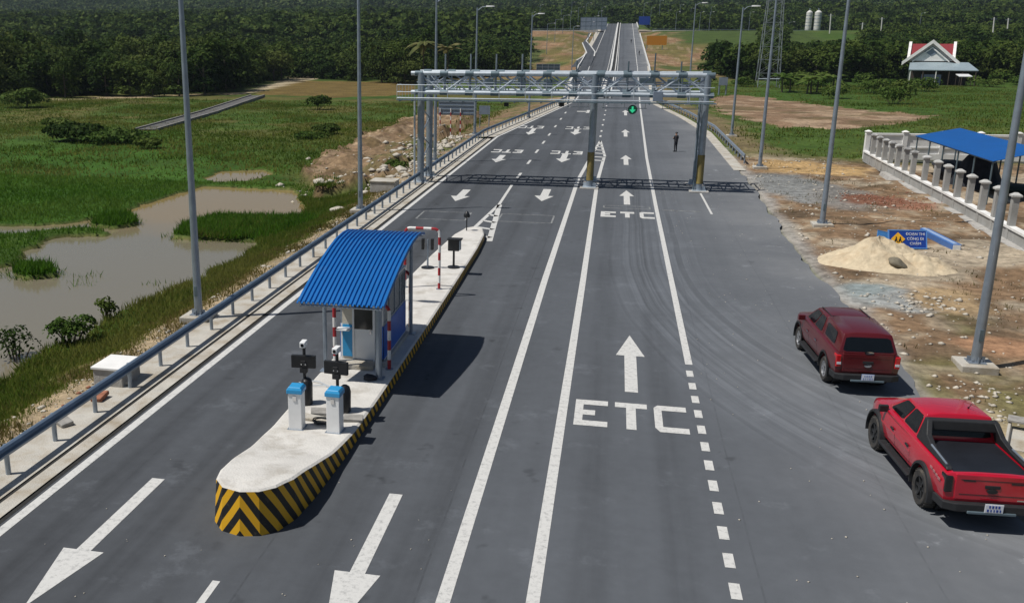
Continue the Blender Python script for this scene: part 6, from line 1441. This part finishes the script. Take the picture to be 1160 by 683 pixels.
forest('wood', XX[~nr_], YY_[~nr_], ZZ[~nr_], 9., 4.8, 170, .95, 'leaf', 4)
X, Y = cand(30000, 900, 2000, 8); Z = hgt(X, Y); clr = fbm(X, Y, 170, 41) < .60+np.random.default_rng(3).uniform(-.03, .06, len(X)); X, Y, Z = X[clr], Y[clr], Z[clr]
px, py = px_of(X, Y, Z); v = py > -75; X, Y, Z = X[v], Y[v], Z[v]
kp = poisson(X, Y, np.interp(Y, [900, 2000], [6.6, 8.])); X, Y, Z = X[kp], Y[kp], Z[kp]
forest('hill_forest', X, Y, Z, 9., 4.7, 58, 1.5, 'leaf_hill', 5)
q9 = np.random.default_rng(31); Ys9 = q9.uniform(345, 548, 2600); P9 = q9.uniform(850, 1230, 2600); Xs9 = (P9-702)/1120*Ys9; kp9 = poisson(Xs9, Ys9, np.full(2600, 3.6)); kp9 = kp9[~((Ys9[kp9] > 440) & (P9[kp9] > 875) & (P9[kp9] < 950))]; Xs9, Ys9 = Xs9[kp9], Ys9[kp9]
forest('slope_shrubs', Xs9, Ys9, hgt(Xs9, Ys9), 3.0, 2.8, 150, .55, 'leaf', 9)
print('hill trees', len(X), 'wood', len(XX))

# understorey bushes: individuals
def bush(label, px, py, z, r_, h_, m_, seed, group=None, n_=700, ls=.16, name='bush'):
    x, y = g(px, py, z); q = random.Random(seed); z0 = float(hgt(x, y)); t = thing(name, label, 'bush', (x, y, z0), 0, group)
    cs = [(q.uniform(-.6, .6)*r_, q.uniform(-.5, .5)*r_, h_*q.uniform(.3, .7), r_*q.uniform(.35, .6), r_*q.uniform(.35, .6), h_*q.uniform(.28, .42)) for _ in range(9)]
    V, Fc = leaf_cloud(n_, cs, ls, seed=seed); np_mesh('foliage', V, Fc, m_, t)
    mb = MB()
    for c_ in cs[:6]: mb.tube([(c_[0]*.2, c_[1]*.2, -.2), (c_[0], c_[1], c_[2])], [.05, .02], 5)
    mb.build('stem', 'bark', t); return t
bush('wide dark bush in the middle of the left field, the larger of two', 88, 160, -1.3, 3.6, 2.0, 'leaf', 1, n_=1500, ls=.26); bush('low dark thicket right of the wide field bush', 128, 163, -1.3, 3.6, 1.5, 'leaf_mid', 2, n_=1200, ls=.24)
bush('small dark bush below the field thicket', 168, 168, -1.3, 1.6, 1.1, 'leaf', 3, n_=500, ls=.2)
bush('leafy green bush on the pond bank left of the junction box', 82, 385, -1.3, .95, 1.1, 'leaf_mid', 4, n_=900, ls=.085); bush('spindly dark shrub at the water edge at the far left', 18, 402, -1.4, .75, 1.5, 'leaf', 5, n_=420, ls=.07); bush('tall dark weeds beside the pond, above the leafy green bush', 120, 362, -1.4, .6, .9, 'leaf', 6, n_=380, ls=.07)
bush('dark green bush in front of the left wood at its far left end', 30, 122, -1.3, 4.5, 3.2, 'leaf_mid', 7, n_=1500, ls=.3); bush('small bush on the left field near the field channel', 66, 147, -1.3, 2.2, 1.6, 'leaf_mid', 8, n_=700, ls=.2); bush('bush in the grass between channel and second lamp pole', 371, 150, -1.2, 1.9, 1.4, 'leaf', 9, n_=700, ls=.2); bush('bush on the dry grass above the field bush near the second lamp pole', 359, 124, -1.3, 2.4, 2.5, 'leaf', 10, n_=800, ls=.22); bush('low bush on the left field close to the second lamp pole', 352, 156, -1.2, 2.2, 0.8, 'leaf_mid', 11, n_=600, ls=.2)
bush('bright green weed clump on the brown spoil heap', 448, 194, -.5, 1.1, 1.0, 'leaf_mid', 12, n_=500, ls=.12)
q = random.Random(4)
for i, (px, py) in enumerate(((800, 95), (842, 99), (893, 101), (905, 96), (918, 102), (934, 98), (952, 104), (975, 99), (985, 106), (1008, 101), (1022, 108), (1048, 104), (1118, 99), (1134, 94), (1152, 97), (1100, 95), (1013, 118), (948, 112))):
    bush('leafy green bush in the belt of shrubs in front of the right wood', px, py, -.3, q.uniform(2., 3.6), q.uniform(1.8, 3.2), 'leaf_mid', 30+i, 'shrubs in front of the right wood', 700, .24)
# banana plants and palms
def palm(name, label, x, y, z, h_, fl, nf, m_, seed, group=None, droop=1.):
    q = random.Random(seed); t = thing(name, label, 'palm' if 'palm' in name else 'banana plant', (x, y, z), q.uniform(0, 6), group)
    MB().tube([(0, 0, -.3), (.1, 0, h_*.5), (.15, .1, h_)], [.17, .13, .11], 8).build('trunk', 'bark', t, smooth=True)
    mb = MB()
    for k in range(nf):
        a = 2*math.pi*k/nf+q.uniform(-.2, .2); e = q.uniform(.15, 1.1); Lf = fl*q.uniform(.8, 1.1); prev = None; pts = []
        for i in range(8):
            s_ = i/7; r_ = Lf*s_*math.cos(e*.6); zz = h_+Lf*(math.sin(e)*s_-droop*.75*s_*s_); pts.append(Vector((.15+r_*math.cos(a), .1+r_*math.sin(a), zz)))
        sd = Vector((-math.sin(a), math.cos(a), 0))
        for i in range(7):
            w0_ = .30*fl/2.6*math.sin(math.pi*min(1, (i+.35)/7.6)); w1_ = .30*fl/2.6*math.sin(math.pi*min(1, (i+1.35)/7.6))
            for s_ in (-1, 1): mb.add([pts[i], pts[i+1], pts[i+1]+sd*s_*w1_*1.6-Vector((0, 0, w1_*.6)), pts[i]+sd*s_*w0_*1.6-Vector((0, 0, w0_*.6))], [(0, 1, 2, 3)])
    mb.build('fronds', m_, t, recalc=False); return t
a = atY(479, 92, 205); palm('palm_tree', 'coconut palm with drooping pale fronds left of the third lamp pole', a[0], 205, -1.5, 10.2, 4.2, 15, 'palmleaf', 2, droop=1.1)
a = atY(507, 92, 208); palm('palm_tree', 'coconut palm with upright fronds right of the third lamp pole', a[0], 208, -1.5, 9.2, 3.6, 12, 'palmleaf', 3, droop=.7)
q = random.Random(12)
for i, px in enumerate((886, 897, 908, 916, 928, 944)):
    a = atY(px, 101, 205); palm('banana_plant', 'light green banana plant in the clump behind the grass on the right', a[0], 205+q.uniform(-6, 6), -.4, q.uniform(2.2, 3.2), 3.2, 8, 'leaf_mid', 50+i, 'banana plants on the right', .8)

# grass: uncountable blades
def grass(name, pts, hts, m_, seed, blades=7, spread=.22, width=.035):
    q = np.random.default_rng(seed); pts = np.array(pts); n_ = len(pts); hts = np.array(hts)
    P = np.repeat(pts, blades, 0); Hh = np.repeat(hts, blades)*q.uniform(.5, 1.2, n_*blades); m2 = len(P)
    base = P+np.stack([q.normal(0, spread, m2), q.normal(0, spread, m2)], 1); z = hgt(base[:, 0], base[:, 1])
    a = q.uniform(0, 6.28, m2); w = width*q.uniform(.6, 1.4, m2)*(Hh/.4)**.5; lean = q.normal(0, .38, (m2, 2))*Hh[:, None]
    bx = np.stack([base[:, 0]-np.cos(a)*w, base[:, 1]-np.sin(a)*w, z-.03], 1); by = np.stack([base[:, 0]+np.cos(a)*w, base[:, 1]+np.sin(a)*w, z-.03], 1)
    tp = np.stack([base[:, 0]+lean[:, 0], base[:, 1]+lean[:, 1], z+Hh], 1)
    V = np.stack([bx, by, tp], 1).reshape(-1, 3); o = np_mesh(name, V, np.arange(len(V)).reshape(-1, 3), m_); return tag(o, kind='stuff')
q = np.random.default_rng(77)
def scat(n_, x0, x1, y0, y1): return q.uniform(x0, x1, n_), q.uniform(y0, y1, n_)
def dry(X, Y): return hgt(X, Y) > ZW+.03
# bank between verge and pond: long mixed grass
X, Y = scat(60000, -24, -15.0, 12, 66); d = -14.-X; f = fbm(X, Y, 3, 22)
k = dry(X, Y) & (q.uniform(0, 1, len(X)) < ss(d, .7, 2.4)*np.where(f > .40, 1., .35)*.5) & ~inpoly(X, Y, MOUND); 
X1, Y1 = X[k], Y[k]; grass('bank_grass', np.stack([X1, Y1], 1), np.interp(-14-X1, [1, 3, 6], [.08, .20, .30])*q.uniform(.6, 1.4, len(X1)), 'grassblade', 1)
X, Y = scat(9000, -17.5, -14.3, 12, 70); k = q.uniform(0, 1, len(X)) < .5*(fbm(X, Y, 2, 60) > .5); grass('verge_grass', np.stack([X[k], Y[k]], 1), q.uniform(.08, .24, k.sum()), 'drygrass', 2)
# lush tussocks standing in the pond and round its rim
pp = []; hh = []
X, Y = scat(90000, -48, -16, 26, 76); k = np.zeros(len(X), bool)
for il in ISLET: k |= inpoly(X, Y, il)
k2 = np.zeros(len(X), bool)
for il in TUSS[:2]: k2 |= inpoly(X, Y, il)
k = (k & (q.uniform(0, 1, len(X)) < .9)) | (k2 & (q.uniform(0, 1, len(X)) < .10))
grass('water_grass', np.stack([X[k], Y[k]], 1), q.uniform(.22, .55, k.sum()), 'reed', 3, 7, .3, .045)
# left spit and fields, coarser with distance
X, Y = scat(60000, -75, -20, 36, 72); k = dry(X, Y) & ~inpoly(X, Y, POND) & (q.uniform(0, 1, len(X)) < .55); grass('field_grass', np.stack([X[k], Y[k]], 1), q.uniform(.10, .30, k.sum()), 'reed', 4, 5, .4, .05)
X, Y = scat(80000, -140, -17, 72, 175); k = (X > -.80*Y) & ~inpoly(X, Y, MOUND) & (X < verge(Y)-3) & (q.uniform(0, 1, len(X)) < .2+.5*(fbm(X, Y, 9, 61) > .5)); grass('far_field_grass', np.stack([X[k], Y[k]], 1), q.uniform(.10, .34, k.sum()), 'grassblade', 5, 5, .6, .09)
X, Y = scat(30000, 13, 110, 90, 240); br = inpoly(X, Y, gp([(806, 113), (830, 108), (880, 113), (960, 124), (1055, 133), (1030, 141), (960, 148), (880, 147), (812, 128)], -.4)); k = ~br & (X > xr(Y)+3) & (q.uniform(0, 1, len(X)) < .15+.6*(fbm(X, Y, 9, 62) > .48)); grass('right_field_grass', np.stack([X[k], Y[k]], 1), q.uniform(.10, .34, k.sum()), 'grassblade', 6, 5, .6, .09)
X, Y = scat(5000, 9.6, 19, 16, 84); k = q.uniform(0, 1, len(X)) < .28*(fbm(X, Y, 3, 63) > .60); grass('site_weeds', np.stack([X[k], Y[k]], 1), q.uniform(.06, .18, k.sum()), 'drygrass', 7)

# ------------------------------------------------------------------ air
m = bpy.data.materials.new('pale_air'); m.use_nodes = True; nt = m.node_tree; nt.nodes.remove(nt.nodes['Principled BSDF']); M['air'] = m
pv = nt.nodes.new('ShaderNodeVolumePrincipled'); pv.inputs['Color'].default_value = (.62, .76, .92, 1); pv.inputs['Density'].default_value = .00009; pv.inputs['Anisotropy'].default_value = .2
nt.links.new(pv.outputs[0], nt.nodes['Material Output'].inputs['Volume'])
zlo = float(GZ.min())-1; zhi = float(GZ.max())+40
o = MB().box((-300, 1785, (zlo+zhi)/2), (4800, 3770, zhi-zlo)).build('haze', 'air'); tag(o, kind='stuff')

# ------------------------------------------------------------------ light, camera
el = math.atan2(1, math.hypot(.52, .24)); az = math.atan2(-.52, -.24)
w = bpy.data.worlds.new('World'); SC.world = w; w.use_nodes = True; nt = w.node_tree
sky = nt.nodes.new('ShaderNodeTexSky'); sky.sky_type = 'NISHITA'; sky.sun_disc = False; sky.sun_elevation = el; sky.sun_rotation = az; sky.air_density = 1.; sky.dust_density = 1.
bg = nt.nodes['Background']; bg.inputs[1].default_value = .050; nt.links.new(sky.outputs[0], bg.inputs[0])
sl = bpy.data.lights.new('sun', 'SUN'); sl.energy = 4.3; sl.angle = R(.53); sl.color = (1., .955, .89); so = bpy.data.objects.new('sun', sl); COL.objects.link(so)
so.rotation_euler = Vector((.52, .24, -1)).to_track_quat('-Z', 'Y').to_euler(); so.location = (-50, -15, 100)
cam = bpy.data.cameras.new('camera'); co = bpy.data.objects.new('camera', cam); COL.objects.link(co); SC.camera = co
cam.sensor_width = 36; cam.sensor_fit = 'HORIZONTAL'; cam.lens = F/1160*36; cam.shift_x = (580-CX)/1160; cam.shift_y = (CY-341.5)/1160; cam.clip_start = .5; cam.clip_end = 9000
mw = Matrix.Identity(4)
for i in range(3): mw[i][0] = RT[i]; mw[i][1] = UP[i]; mw[i][2] = -FW[i]
mw[2][3] = H; co.matrix_world = mw
SC.view_settings.view_transform = 'Standard'; SC.view_settings.look = 'None'; SC.view_settings.gamma = 1; SC.view_settings.exposure = 0
SC.render.engine = 'CYCLES'; SC.cycles.max_bounces = 5; SC.cycles.diffuse_bounces = 2
